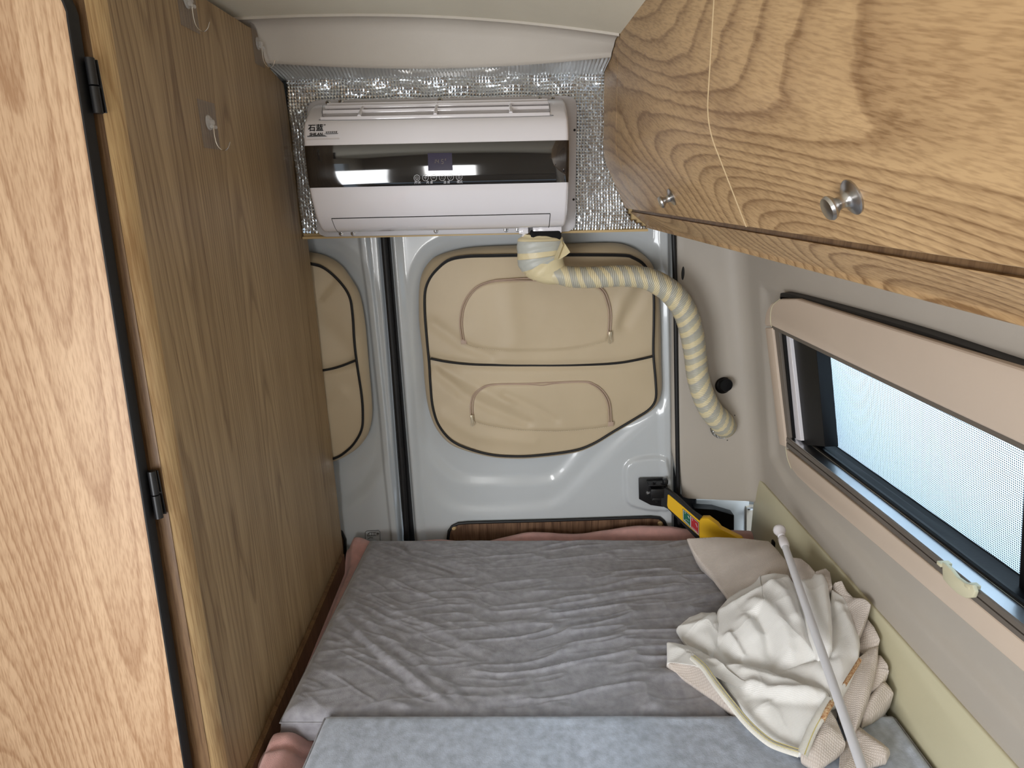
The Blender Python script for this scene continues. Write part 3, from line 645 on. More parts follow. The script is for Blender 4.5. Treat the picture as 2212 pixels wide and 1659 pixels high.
# air flap
fl = [(718, 474), (1186, 464)]
zt, zb2 = bpx(942, 469)[2], bpx(942, 493)[2]
xf0, xf1 = bpx(720, 480)[0], bpx(1187, 470)[0]
m = MB()
z1, z0 = bpx(942, 468)[2], PF[-8][1]; zz = np.linspace(z1, z0+.002, 20)
m.grid(np.array([[(x, float(Yof(z))-.0022, z) for z in zz] for x in np.linspace(xf0, xf1, 12)]))
m.grid(np.array([[(x, float(Yof(z))-k, z) for z in zz] for x, k in ((xf0, .0022), (xf0, -.002))])); m.grid(np.array([[(x, float(Yof(z))-k, z) for z in zz] for x, k in ((xf1, -.002), (xf1, .0022))]))
m.grid(np.array([[(x, float(Yof(zz[0]))-k, zz[0]) for k in (.0022, -.002)] for x in (xf0, xf1)]))
mk('air_flap', m, M['ac_white'], ac, angle=50, recalc=False)
m = MB(); m.box(((xf0+xf1)/2, float(Yof(z1+.0016))+.0006, z1+.0016), (xf1-xf0+.003, .002, .003))
for x, s_ in ((xf0, -1), (xf1, 1)): m.tube([(x+s_*.0011, float(Yof(z))+.0002, z) for z in zz], .0009, 5)
mk('flap_gap', m, M['dark'], ac)
# seam line under the top shell at the right end and screws
for k, (x, y) in enumerate([(737, 504.5), (763, 504.5), (942, 499), (1093, 496.5), (1118, 496), (709, 222), (737, 219), (951, 215.5), (1165, 213), (1193, 213)]):
    m = MB(); c = PY(x, y, YA); m.lathe([(.001, -.001), (.0062, 0), (.006, .0015), (.003, .003), (.001, .0032)], c, (0, -1, 0), 18)
    sc_ = mk('screw', m, M['steel'], ac)
    m = MB(); m.box((c[0], c[1]-.0032, c[2]), (.006, .0006, .0014)); m.box((c[0], c[1]-.0032, c[2]), (.0014, .0006, .006)); mk('screw_slot', m, M['dark'], sc_)
for x, y in ((1241, 281), (1239, 431)):
    m = MB(); m.lathe([(.0001, .0), (.003, .0003), (.003, .0006), (.0001, .0007)], PY(x, y, YA)+np.array([0, -.0005, 0]), (0, -1, 0), 12); mk('plate_hole', m, M['dark'], ac)
# display
def bquad(pts, off, thick=.001):
    Q = [bpx(x, y, off) for x, y in pts]; mm = MB(); mm.prism([tuple(q) for q in Q], (0, thick, 0)); return mm
disp = mk('display', bquad([(924, 331), (976, 330), (978, 368), (925, 369)], .0030, .0015), M['lcd'], ac, label='small violet display reading 14.5')
fontcache = {}
def text_mesh(s, size, origin, xdir, zdir, mat, parent, name, ext=.0002, align='CENTER', bold=0, shear=0):
    cu = bpy.data.curves.new(name, 'FONT'); cu.body = s; cu.size = size; cu.align_x = align; cu.align_y = 'CENTER'; cu.extrude = ext; cu.offset = bold; cu.shear = shear
    ob = bpy.data.objects.new(name, cu); COL.objects.link(ob)
    dg = bpy.context.evaluated_depsgraph_get(); me = bpy.data.meshes.new_from_object(ob.evaluated_get(dg))
    bpy.data.objects.remove(ob)
    xd = Vector(xdir).normalized(); zd = Vector(zdir).normalized(); nd = xd.cross(zd)
    o0 = Vector(origin)-parent_loc(parent)
    for v in me.vertices: v.co = o0+xd*v.co.x+zd*v.co.y+nd*v.co.z
    me.materials.clear(); me.materials.append(mat); o = bpy.data.objects.new(name, me); COL.objects.link(o); o.parent = parent; return o
def zdir_at(p): 
    a = bpx(p[0], p[1]-6); b = bpx(p[0], p[1]+6); return a-b
# seven segment digits 14.5 and a small c
def seg(px, py, w_, h_, on_):
    S = {'a': ((0, 1), (1, 1)), 'b': ((1, 1), (1, .5)), 'c': ((1, .5), (1, 0)), 'd': ((0, 0), (1, 0)), 'e': ((0, 0), (0, .5)), 'f': ((0, .5), (0, 1)), 'g': ((0, .5), (1, .5))}
    for k in on_:
        (a, b), (c, d) = S[k]; A = bpx(px+a*w_+.08*(b*h_), py-b*h_, .0033); B = bpx(px+c*w_+.08*(d*h_), py-d*h_, .0033); sm.tube([A+(B-A)*.1, B-(B-A)*.1], .00035, 4)
sm = MB(); seg(938, 353, 2, 9, 'bc'); seg(942.5, 353, 4.5, 9, 'bcfg'); seg(953, 353.5, 4.5, 9, 'afgcd'); seg(961.5, 346, 2, 2.6, 'aefd'); sm.tube([bpx(950, 353, .0033), bpx(950.4, 353, .0033)], .0005, 4)
mk('display_digits', sm, M['lcd_seg'], disp)
# touch buttons
bx_ = [(900.5, 384.5), (919, 384), (937, 384), (955.3, 383.5), (973.5, 383), (991.8, 382.5)]
for k, (x, y) in enumerate(bx_):
    c = bpx(x, y, .0016); r = (bpx(x+6.4, y, .0016)-c)[0]; z1 = zdir_at((x, y)); z1 = z1/np.linalg.norm(z1)
    E2 = lambda a, b: c+np.array([1, 0, 0])*a*r+z1*b*r
    m = MB(); th = np.linspace(0, 2*math.pi, 29)[:-1]; m.tube([E2(math.cos(t), math.sin(t)) for t in th], .0005, 5, closed=True)
    W_ = .00042
    if k == 0:
        t2 = np.linspace(math.pi*.70, math.pi*2.30, 16); m.tube([E2(.55*math.cos(t), .55*math.sin(t)) for t in t2], W_, 4); m.tube([E2(0, .6), E2(0, -.45)], W_, 4)
    if k == 1: m.tube([E2(-.55, 0), E2(.55, 0)], W_, 4); m.tube([E2(0, .55), E2(0, -.55)], W_, 4)
    if k == 2: m.tube([E2(-.5, 0), E2(.5, 0)], W_*1.3, 4)
    if k == 3: m.tube([E2(0, .5), E2(-.5, -.35), E2(.5, -.35)], W_, 4, closed=True)
    if k == 4: m.tube([E2(0, -.5), E2(-.5, .35), E2(.5, .35)], W_, 4, closed=True)
    if k == 5:
        for h_ in (-.4, 0, .4): m.tube([E2(-.5, h_), E2(.5, h_)], W_, 4)
    mk('touch_button', m, M['print_white'], band)
for s_, x, y in (('\u5f00/\u5173', 902, 394.6), ('\u98ce \u91cf', 928, 394.2), ('\u6e29 \u5ea6', 965, 393.8), ('\u6a21\u5f0f', 993, 393.2)):
    text_mesh(s_, .0066, bpx(x, y, .0016), (1, 0, 0), zdir_at((x, y)), M['print_white'], band, 'button_caption')
# brand sticker top left
st = mk('logo_sticker', bquad([(660, 264), (733, 262), (733, 301), (660, 303)], .0008, .0006), M['sticker_clear'], ac, label='pale sticker with black logo lettering')
text_mesh('\u77f3\u84dd', .0170, bpx(682, 277, .0012), (1, 0, 0), zdir_at((682, 277)), M['print_black'], st, 'logo_text', bold=.0003)
text_mesh('SHILAN', .0086, bpx(682.5, 290.3, .0016), (1, 0, 0), zdir_at((682, 290)), M['print_black'], st, 'logo_text', bold=.00022, shear=.15)
text_mesh('\u00ae', .0050, bpx(701.5, 270, .0012), (1, 0, 0), zdir_at((701, 270)), M['print_black'], st, 'logo_text')
text_mesh('\u9a7b\u8f66\u7a7a\u8c03\u4e13\u5bb6', .0043, bpx(716, 285.8, .0012), (1, 0, 0), zdir_at((715, 286)), M['print_black'], st, 'logo_text')
m = bquad([(663.5, 293.5), (700, 291), (707, 295), (664, 296)], .0012, .0003); mk('logo_stripe', m, M['print_grey'], st)
m = bquad([(699, 288.5), (731.5, 287.6), (729, 289.3), (706, 290)], .0012, .0003); mk('logo_stripe', m, M['print_grey'], st)
# ports under the unit
m = MB()
for a, b, y0, y1 in ((1120, 1141, 492, 504), (1150, 1212, 488, 502)):
    p, q = PY(a, y0, 1.665), PY(b, y1, 1.665); m.box(((p[0]+q[0])/2, 1.665, (p[2]+q[2])/2), (q[0]-p[0], .045, p[2]-q[2]), .003)
mk('pipe_ports', m, M['ac_white'], ac)

# ================================================================== DRAIN TUBE AND WRAPPED PIPE
m = MB(); P = resample(catmull([PY(1133, 500, 1.66), PY(1132, 512, 1.66), PY(1129, 522, 1.665), PY(1132, 560, 1.67)], 10), 60)
m.tube(P, .0062+.0012*np.sin(np.arange(60)*1.5), 14); tag(mk('drain_tube', m, M['ac_white']), 'thin white corrugated drain tube beside the wrapped pipe collar', 'tube')
pipe_t = thing('wrapped_pipe', 'cream and grey tape wrapped pipe curving from the air conditioner to the pillar', 'pipe', tuple(PY(1180, 590, 1.66)))
# collar: stacked ellipses
lv = [(1132, 1207, 506, 1.66, .020), (1128, 1211, 511, 1.66, .024), (1119, 1216, 517, 1.66, .032), (1118, 1217, 530, 1.66, .035), (1118, 1217, 545, 1.66, .035), (1118, 1216, 558, 1.66, .034), (1120, 1217, 570, 1.66, .033), (1125, 1222, 581, 1.66, .031), (1134, 1228, 592, 1.66, .029), (1148, 1232, 602, 1.66, .025), (1160, 1230, 608, 1.66, .018), (1172, 1215, 612, 1.66, .008), (1185, 1200, 613, 1.66, .002)]
L0 = np.array([[PY(a, y, d)[0], PY(b, y, d)[0], PY((a+b)/2, y, d)[2], d, r] for a, b, y, d, r in lv]); L1 = resample(catmull(L0, 6), 60)
m = MB(); nn = 48; rows = []
for a, b, z, d, r in L1:
    th = np.linspace(0, 2*math.pi, nn, endpoint=False); cx_ = (a+b)/2; rx = (b-a)/2
    w1 = .0016*fbm(th*4+3, np.full(nn, z*60)+th*2, 3)*1.6
    rows.append(np.stack([cx_+(rx+w1)*np.cos(th), d+(r+w1)*np.sin(th), np.full(nn, z)+.0015*np.cos(th*2)], 1))
rows = np.array(rows); m.v = [tuple(p) for p in rows.reshape(-1, 3)]; R_ = len(rows)
for i in range(R_-1):
    for k in range(nn): m.f.append((i*nn+k, i*nn+(k+1) % nn, (i+1)*nn+(k+1) % nn, (i+1)*nn+k))
m.f.append(tuple(range(nn))); m.f.append(tuple((R_-1)*nn+k for k in range(nn))[::-1])
mk('collar', m, M['tape_plain'], pipe_t)
m = MB()   # wide diagonal tape layers round the collar
def band_round(z0a, z1a, mat, k=1.03):
    mm = MB(); rows = []
    for s_ in np.linspace(0, 1, 8):
        rr = []
        for t in np.linspace(math.pi*.98, math.pi*2.02, 30):
            f_ = (math.cos(t)+1)/2; za = (z0a[0]*(1-f_)+z0a[1]*f_)*(1-s_)+(z1a[0]*(1-f_)+z1a[1]*f_)*s_
            a, b, z, d, r = [np.interp(-za, -L1[:, 2], L1[:, q]) for q in range(5)]
            e_ = .0016+.0008*math.sin(s_*9+t*3); rr.append(((a+b)/2+((b-a)/2+e_)*math.cos(t), d+(r+e_)*math.sin(t), za))
        rows.append(rr)
    mm.grid(np.array(rows)); return mk('tape_wrap', mm, mat, pipe_t, recalc=False)
Zc = lambda y: PY(1168, y, 1.66)[2]
band_round((Zc(520), Zc(520)), (Zc(546), Zc(538)), M['tape_grey'])
band_round((Zc(560), Zc(548)), (Zc(586), Zc(556)), M['tape_grey'])
band_round((Zc(592), Zc(540)), (Zc(606), Zc(575)), M['tape_plain'], 1.05)
m = MB(); fa = [PY(x, y, d) for x, y, d in ((1196, 562, 1.622), (1213, 518, 1.628), (1221, 527, 1.612), (1232, 545, 1.600), (1222, 553, 1.606), (1210, 560, 1.618))]
m.prism([tuple(fa[0]), tuple(fa[1]), tuple(fa[2]), tuple(fa[3]), tuple(fa[4]), tuple(fa[5])], (0, .004, 0), .001)
m.prism([tuple(PY(*q)) for q in ((1196, 562, 1.620), (1213, 518, 1.626), (1216, 530, 1.606), (1205, 560, 1.612))], (0, .003, 0)); mk('loose_tape_end', m, M['tape_plain'], pipe_t)
m = MB(); q = PY(1178, 508, 1.66); m.box((q[0], 1.66, q[2]), (.078, .042, .026), .008); mk('foam_sleeve', m, M['foam'], pipe_t, label='black foam sleeve at the top')
hp = [(1185, 592, 1.655, 19), (1210, 594, 1.652, 21), (1240, 599, 1.652, 23), (1290, 599, 1.655, 23), (1340, 596, 1.662, 23), (1390, 600, 1.670, 23.5), (1425, 614, 1.678, 25), (1455, 637, 1.685, 26), (1478, 670, 1.69, 26), (1492, 710, 1.69, 26), (1501, 760, 1.69, 25), (1507, 810, 1.692, 24.5), (1518, 850, 1.70, 25), (1535, 885, 1.715, 26), (1555, 908, 1.735, 27), (1563, 918, 1.755, 27), (1565, 922, 1.79, 26)]
HP = np.array([list(PY(x, y, d))+[r*d/FPX*.97] for x, y, d, r in hp]); HP = resample(catmull(HP, 12), 620)
s_ = np.r_[0, np.cumsum(np.linalg.norm(np.diff(HP[:, :3], axis=0), axis=1))]
rad = HP[:, 3]*(1+.045*np.sin(s_/.0050*2*math.pi)*sstep(.02, .06, s_))+.0010*fbm(s_*40, s_*0, 2)
m = MB(); m.tube(HP[:, :3], rad, 32); ho = mk('hose', m, M['tape'], pipe_t, angle=0, recalc=False)
uvl = ho.data.uv_layers.new(name='UVMap'); nv = np.empty(len(ho.data.loops), int); ho.data.loops.foreach_get('vertex_index', nv)
fi = np.minimum(nv//32, len(s_)-1); uu = s_[fi]; vv = (nv % 32)/32; uvl.data.foreach_set('uv', np.stack([uu, vv], 1).astype(np.float32).ravel())
# foil-lined hole and pillar fittings
def pil(x, y, off=0):
    p = PY(x, y, 1.78)
    for _ in range(6):
        z = p[2]; xl = pill_left(z); xc = WX(z)+.004; yy = 1.79+(1.755-1.79)*(p[0]-xl)/(xc-xl); p = PY(x, y, yy-off)
    return p
hc = pil(1561, 921, .001); m = MB()
m.lathe([(.001, 0), (.034, 0), (.036, .001), (.037, .0025), (.034, .0025), (.0335, .001), (.001, .0012)], hc, (0, -1, 0), 40); hole = mk('pipe_opening', m, M['dark'])
tag(hole, 'round opening in the pillar trim where the wrapped pipe ends', 'opening')
m = MB(); th = np.linspace(math.pi*.95, math.pi*1.95, 50); m.grid(np.array([[(hc[0]+r*math.cos(t)*(1+.03*math.sin(t*23)), hc[1]-.002-k, hc[2]+r*math.sin(t)*(1+.03*math.cos(t*17))) for r, k in ((.022, 0), (.027, .003+.002*math.sin(t*19)), (.031, .001), (.036, .003))] for t in th])); mk('foil_lining', m, M['foil'], hole, recalc=False)
for x, y in ((1587, 897), (1522, 905), (1571, 951)):
    m = MB(); m.lathe([(.0001, 0), (.0016, .0002), (.0014, .001), (.0001, .001)], pil(x, y, .001), (0, -1, 0), 8); mk('screw_hole', m, M['dark'], hole)
kc = pil(1562, 832, 0); kn = thing('pillar_knob', 'round black plastic knob on the beige pillar beside the wrapped pipe', 'knob', tuple(kc))
m = MB(); m.lathe([(.001, 0), (.024, 0), (.0245, .003), (.022, .006), (.016, .008), (.001, .008)], kc, (.1, -1, 0), 32); mk('flange', m, M['black_plastic'], kn)
kk = kc+np.array([-.002, 0, .006]); m = MB(); m.lathe([(.001, .004), (.013, .006), (.013, .020), (.018, .023), (.019, .030), (.017, .034), (.001, .035)], kk, (0, -1, .12), 28); mk('knob_cap', m, M['black_plastic'], kn)
sl = pil(1470, 590, .003); m = MB(); b = bmesh.new(); bmesh.ops.create_uvsphere(b, u_segments=20, v_segments=12, radius=1); bmesh.ops.scale(b, vec=(.0055, .004, .024), verts=b.verts); bmesh.ops.translate(b, vec=sl+np.array([.008, .004, 0]), verts=b.verts); m.bm(b)
tag(mk('trim_plug', m, M['black_rubber']), 'narrow black oval plug at the pillar edge near the door', 'plug')

# ================================================================== BODY SHELL BEHIND THE TRIM
m = MB(); m.box((-.15, 1.865, 1.24), (1.62, .02, .50)); m.box((-.75, 1.86, .4), (.42, .02, 1.72)); m.box((-.1, 1.87, -.35), (1.6, .02, .26)); m.box((.66, 1.90, .45), (.44, .02, 1.8)); m.box((.875, 1.80, .45), (.02, .22, 1.8))  # widened right box and added side box keep sky light off the jamb
struct(mk('wall_back', m, M['door_paint'], angle=30), 'painted rear body shell around the doors with an added light-blocking side')

# ================================================================== WARDROBE
wd = thing('wardrobe', 'tall ash veneered wardrobe cabinet on the left with a rounded front corner', 'wardrobe', (-.72, 1.3, -.45))
def fs(z): return .042*(z-.7)      # the front edge leans slightly
zc_ = float(ceil_z(-.51))-.002
side = [(.941, -.45), (.941, 1.36), (1.48, 1.36), (1.50, zc_-.012), (1.552, 1.366), (1.562, 1.345), (1.582, 1.303), (1.592, 1.300), (1.681, 1.281), (1.739, .913), (1.755, -.02), (1.757, -.45)]
side = [(y+(fs(z) if y < 1 else 0), z) for y, z in side]
m = MB(); m.prism([(XW, y, z) for y, z in side], (-.018, 0, 0)); mk('side_panel', m, M['wood_side'], wd, angle=30)
zz = np.linspace(-.45, 1.36, 12); th = np.radians(np.linspace(0, 42, 16)); r = .05
m = MB(); m.grid(np.array([[(XW-r*(1-math.cos(t)), .941+fs(z)-r*math.sin(t), z) for z in zz] for t in th]+[[(XW-.045, .92+fs(z), z) for z in zz], [(XW-.045, .945+fs(z), z) for z in zz]]))
M['wood_post_lit'] = wood_mat('ash_veneer_corner_lit', lin(212, 182, 134), lin(162, 128, 86), 'z', rings=40, seed=5.4, stretch=.05, nscale=5, ring=.45, fs_=.03)  # lighter copy of the side veneer, daylight on the corner put into colour
mk('corner_post', m, M['wood_post_lit'], wd, angle=0, recalc=False)
m = MB()
def lean_box(mb_, x0, x1, y0, y1, z0, z1):
    V = [(x, y+fs(z), z) for z in (z0, z1) for x, y in ((x0, y0), (x1, y0), (x1, y1), (x0, y1))]
    mb_.add(V, [(0, 3, 2, 1), (4, 5, 6, 7), (0, 1, 5, 4), (1, 2, 6, 5), (2, 3, 7, 6), (3, 0, 4, 7)])
lean_box(m, XW-.060, XW-.012, .9068, .93, -.45, 1.36); mk('front_stile', m, M['wood_edge'], wd)
m = MB(); lean_box(m, -.945, XW-.062, .9025, .93, 1.29, 1.36); mk('front_rail', m, M['wood_side'], wd)
m = MB(); lean_box(m, -.945, XW-.03, .945, 1.70, -.45, -.43); lean_box(m, -.945, -.93, .93, 1.70, -.42, 1.35); lean_box(m, -.93, XW-.03, 1.690, 1.70, -.42, 1.25); mk('carcass', m, M['wood_side'], wd)
# front door with rounded corners and black T edging
def dxe(z): return -.5375+.018*(z-.7)
zt_, zb_ = 1.315, -.43; rr = .075; ol = []
for z in np.linspace(zb_, zt_-rr, 14): ol.append((dxe(z), z))
for a in np.radians(np.linspace(8, 90, 12)): ol.append((dxe(zt_)-rr+rr*math.cos(a), zt_-rr+rr*math.sin(a)))
for a in np.radians(np.linspace(90, 180, 8)): ol.append((-.935+rr+rr*math.cos(a), zt_-rr+rr*math.sin(a)))
ol.append((-.935, zb_))
m = MB(); b = bmesh.new(); vs = [b.verts.new((x, .879+fs(z), z)) for x, z in ol]; f = b.faces.new(vs); rgn = bmesh.ops.extrude_face_region(b, geom=[f]); bmesh.ops.translate(b, vec=(0, .018, 0), verts=[e for e in rgn['geom'] if isinstance(e, bmesh.types.BMVert)]); bmesh.ops.recalc_face_normals(b, faces=b.faces); m.bm(b)
dr = mk('door', m, M['wood_door'], wd, angle=30, label='paler wardrobe door with rounded corner and black edging')
m = MB(); V = []
for k, (x, z) in enumerate(ol):
    cx0, cz0 = -.74, .45; n_ = np.array([1, 0]) if x > -.6 and z < zt_-rr-.001 else (np.array([-1, 0]) if x < -.93 else None)
    if n_ is None:
        cc = np.array([dxe(zt_)-rr if x > -.7 else -.935+rr, zt_-rr]); n_ = np.array([x, z])-cc; n_ /= np.linalg.norm(n_)
    V.append([(x-n_[0]*.002, .8775+fs(z), z-n_[1]*.002), (x+n_[0]*.0005, .8772+fs(z), z+n_[1]*.0005), (x+n_[0]*.0018, .879+fs(z), z+n_[1]*.0018), (x+n_[0]*.0018, .8975+fs(z), z+n_[1]*.0018), (x-n_[0]*.002, .8985+fs(z), z-n_[1]*.002)])
m.grid(np.array(V)); mk('edging', m, M['black_rubber'], dr, recalc=False, label='black rubber edging round the door')
# hinges
for (x0, y0, x1, y1) in ((177, 120, 203, 243), (333, 1012, 350, 1110)):
    Yh = .90; a, b_ = PY(x0+3, y0, Yh), PY(x1-1, y1, Yh); zc2 = (a[2]+b_[2])/2
    h = abs(a[2]-b_[2]); xx = dxe(zc2)+.0105; yy = .893+fs(zc2)
    m = MB()
    m.tube([(xx, yy+fs(.7+h/2)*1, zc2+h/2), (xx, yy, zc2+.001)], .0058, 16); m.tube([(xx, yy, zc2-.001), (xx, yy+fs(.7-h/2), zc2-h/2)], .0058, 16)
    hg = mk('hinge', m, M['black_metal'], wd, label='black door hinge'); m = MB(); m.box((xx-.002, yy+.008, zc2), (.016, .002, h*.96), .0005); mk('hinge_leaf', m, M['black_metal'], hg)
# brown strip at the foot paints in the contact shadow beside the bed
m = MB(); m.prism([(XW+.001, .95, -.06), (XW+.012, .95, -.06), (XW+.012, 1.72, -.06), (XW+.001, 1.72, -.06)], (0, 0, .055)); mk('contact_shadow_strip', m, M['wood_edge'], wd)

# ---- adhesive hooks
hk_lab = ['clear adhesive hook with bent wire, lowest of three on the wardrobe side', 'clear adhesive hook cut by the top edge of the photo', 'clear adhesive hook nearest the header trim and rear doors']
for k, (yc, zc3) in enumerate([(1.222, 1.147), (1.205, 1.332), (1.528, 1.331)]):
    h = thing('adhesive_hook', hk_lab[k], 'hook', (XW, yc, zc3), group='clear adhesive wall hooks')
    m = MB(); m.box((XW+.0012, yc+.002, zc3+.002), (.0012, .068 if k < 2 else .058, .078), .0004); b = None
    mk('adhesive_patch', m, M['patch'], h)
    m = MB(); m.lathe([(.001, 0), (.013, .0005), (.012, .003), (.006, .005), (.005, .009), (.001, .0095)], (XW+.0018, yc, zc3+.006), (1, 0, 0), 20); m.tube([(XW+.009, yc-.007, zc3-.001), (XW+.009, yc+.010, zc3-.001)], .0032, 10); mk('stud', m, M['stud'], h)
    pth = catmull([(XW+.009, yc+.001, zc3+.001), (XW+.0085, yc+.001, zc3-.018), (XW+.011, yc+.001, zc3-.032), (XW+.019, yc+.001, zc3-.040), (XW+.028, yc+.001, zc3-.037), (XW+.034, yc+.001, zc3-.026)], 8)
    m = MB(); m.tube(pth, .0010, 8); mk('wire_hook', m, M['chrome'], h)

# ================================================================== OVERHEAD CABINET
oc = thing('overhead_cabinet', 'long ash overhead locker with curved flap doors above the side window', 'cabinet', (.45, .9, .93))
xv = .252; ztop = float(ceil_z(.252))+.03
prof = [(xv, ztop), (xv, 1.16), (xv, 1.13)]
for t in np.linspace(0, 1, 10)[1:]:
    p0, p1, p2 = np.array([xv, 1.13]), np.array([xv, 1.098]), np.array([xv+.016, 1.068]); q = (1-t)**2*p0+2*t*(1-t)*p1+t*t*p2; prof.append(tuple(q))
prof.append((.311, .978)); prof = np.array(prof)
nrm = np.gradient(prof, axis=0); nrm = np.stack([-nrm[:, 1], nrm[:, 0]], 1); nrm /= np.linalg.norm(nrm, axis=1)[:, None]   # pointing into the locker
if nrm[0][0] < 0: nrm = -nrm
def cab_panel(name, y0, y1, th=.018, off=0, mat='wood_cab', lab=None):
    fo = prof+nrm*off; bk = prof+nrm*(off+th); loop = list(fo)+list(bk)[::-1]
    m = MB(); m.prism([(x, y0, z) for x, z in loop], (0, y1-y0, 0), .0012, 1); return mk(name, m, M[mat], oc, angle=25, label=lab)
yS = .846; yF = 1.505
d_far = cab_panel('flap_door', yS+.0012, yF-.0006, lab='far flap door'); d_near = cab_panel('flap_door', -.35, yS-.0012, lab='near flap door')
cab_panel('end_filler', yF+.0006, YB-.009, mat='wood_cab')
M['seam'] = base_mat('pale_edge_seam', lin(214, 190, 150), .6)[0]
m = MB(); fo = prof-nrm*.0004; m.prism([(x, yS-.0011, z) for x, z in list(fo)+list(prof+nrm*.01)[::-1]], (0, .0022, 0)); mk('door_seam', m, M['seam'], oc)
# lower fascia and bottom
m = MB(); lp = [(.3125, .9715), (.318, .968), (.363, .936), (.363, .930), (.640, .925), (.640, .935), (.375, .940), (.325, .975), (.325, .985), (.322, .985)]
lp = [(.322, .970), (.364, .9365), (.364, .930), (.640, .925), (.640, .937), (.374, .942), (.334, .972)]
m.prism([(x, -.35, z) for x, z in lp], (0, YB-.012+.35, 0), .001, 1); mk('lower_fascia', m, M['wood_cab'], oc, angle=25, label='sloping lower fascia under the flap doors')
m = MB(); m.prism([(x, -.35, z) for x, z in [(.327, .968), (.345, .968), (.345, 1.0), (.330, 1.0)]], (0, YB-.014+.35, 0)); mk('shadow_gap', m, M['wood_edge'], oc)
for k, (x, y) in enumerate(((1452, 425), (1842, 425))):
    # point on the slanted face
    a, b_ = prof[-2], prof[-1]; dn = np.array([b_[0]-a[0], 0, b_[1]-a[1]]); nn_ = np.cross(dn, [0, 1, 0]); nn_ /= np.linalg.norm(nn_)
    if nn_[0] > 0: nn_ = -nn_
    p0 = np.array([a[0], 0, a[1]]); q = on(x, y, nn_, nn_@p0)
    m = MB(); m.lathe([(.001, 0), (.0155, 0), (.0155, .0015), (.0135, .003), (.009, .0042), (.0065, .006), (.0052, .010), (.0058, .014), (.0100, .018), (.0108, .0205), (.0095, .023), (.004, .0242), (.001, .0243)], q, nn_, 32)
    mk('knob', m, M['nickel'], (d_far, d_near)[k], label='round brushed metal knob')

# ================================================================== SIDE WINDOW
win = struct(thing('window_1', 'x', 'x', (.66, 1.0, .6))); del win['label']; del win['category']
win['label'] = 'long narrow side window in a beige moulding with an insect screen'
CF = .745                                   # face plane of the moulding
def FX(z, c=CF): return c-.16*z
def wprism(pts, c, depth, bev=0, seg=2):   # pts in (Y,z) on the sloped plane, extruded outwards
    mm = MB(); mm.prism([(FX(z, c), y, z) for y, z in pts], (depth, 0, 0), bev, seg); return mm
def row(l, r, y): return l+(r-l)*(1.48-y)/.76
YN = .30      # near end, outside the picture
# top valance with rounded far corner
top = [(YN, .712), (YN, .806)]+[(y, row(.762, .79, y)+.004) for y in (.9, 1.2)]+[(1.40, .768), (1.46, .762), (1.495, .752), (1.515, .735), (1.52, .715), (1.52, .690), (1.497, .690)]
a0 = PW(1667, 706, CF); a1 = PW(2212, 965, CF)
top = [(YN, a1[2]+.01)]+[(YN, .795)]+[tuple(PW(x, y, CF)[1:]) for x, y in ((2212, 798), (1960, 720), (1720, 645))]+[tuple(PW(x, y, CF)[1:]) for x, y in ((1685, 645), (1664, 655), (1654, 672), (1650, 695), (1652, 705))]+[tuple(PW(1667, 705, CF)[1:])]+[tuple(PW(x, y, CF)[1:]) for x, y in ((1900, 817), (2212, 965))]
mk('top_moulding', wprism(top, CF, .034, .006, 3), M['frame_beige'], win, angle=30)
sd = [tuple(PW(x, y, CF)[1:]) for x, y in ((1652, 708), (1667, 708), (1697, 966), (1683, 960), (1668, 840))]
mk('side_moulding', wprism(sd, CF, .034, .003), M['frame_beige'], win, angle=30)
bt = [tuple(PW(x, y, CF)[1:]) for x, y in ((1697, 969), (1900, 1133), (2212, 1391), (2212, 1449), (1900, 1185), (1760, 1066), (1722, 1030), (1704, 1005))]
e = [bt[2][0]-bt[1][0], bt[2][1]-bt[1][1]]; 
bt = bt[:2]+[(YN, bt[2][1]+(bt[2][0]-YN)*.045), (YN, bt[3][1]+(bt[3][0]-YN)*.045)]+bt[4:]
mk('bottom_moulding', wprism(bt, CF, .034, .004, 3), M['frame_beige'], win, angle=30)
m = MB()
for l in (((1685, 646), (1668, 662), (1664, 690), (1667, 706)), ((1697, 966), (1701, 990), (1709, 1012))): m.tube(catmull([PW(x, y, CF-.0004) for x, y in l], 8), .0009, 6)
mk('moulding_joint', m, M['cream_vinyl'], win)
# black gasket above the valance
g0 = [PW(x, y, CF+.022) for x, y in ((1695, 641), (1716, 638), (1960, 706), (2212, 790))]; g0.append(g0[-1]+(g0[-1]-g0[-2])*1.2)
m = MB(); G = []
for p in catmull(g0, 6): G.append([p+np.array(k) for k in ((.0, 0, -.010), (-.010, 0, -.006), (-.010, 0, .003), (.012, 0, .006))])
m.grid(np.array(G)); mk('gasket', m, M['black_rubber'], win, recalc=False)
# taupe lining inside the opening: top, far side and the track below
m = MB()
tl = [PW(x, y, CF+.004) for x, y in ((1667, 705), (1900, 817), (2212, 965))]; tl.append(np.array([FX(tl[2][2]+.01, CF+.004), YN, tl[2][2]+.01]))
G = []
for p in tl: G.append([p+np.array(k) for k in ((0, 0, .002), (.0, 0, -.005), (.055, 0, -.006), (.055, 0, .02))])
m.grid(np.array(G)); mk('top_channel', m, M['track_grey'], win, recalc=False, angle=20)
def wq(pts, c): return [tuple(PW(x, y, c)[1:]) for x, y in pts]
mk('side_channel', wprism(wq(((1667, 706), (1682, 713), (1706, 945), (1697, 962)), CF+.006), CF+.006, .02, .001), M['track_grey'], win, angle=20)
mk('side_channel', wprism(wq(((1681, 713), (1692, 718), (1714, 947), (1705, 947)), CF+.012), CF+.012, .02, .0005), M['black_plastic'], win, angle=20, label='dark groove')
mk('side_profile', wprism(wq(((1691, 716), (1705, 722), (1730, 952), (1714, 948)), CF+.018), CF+.018, .02, .001), M['ac_white'], win, angle=20, label='thin white profile at the far end')
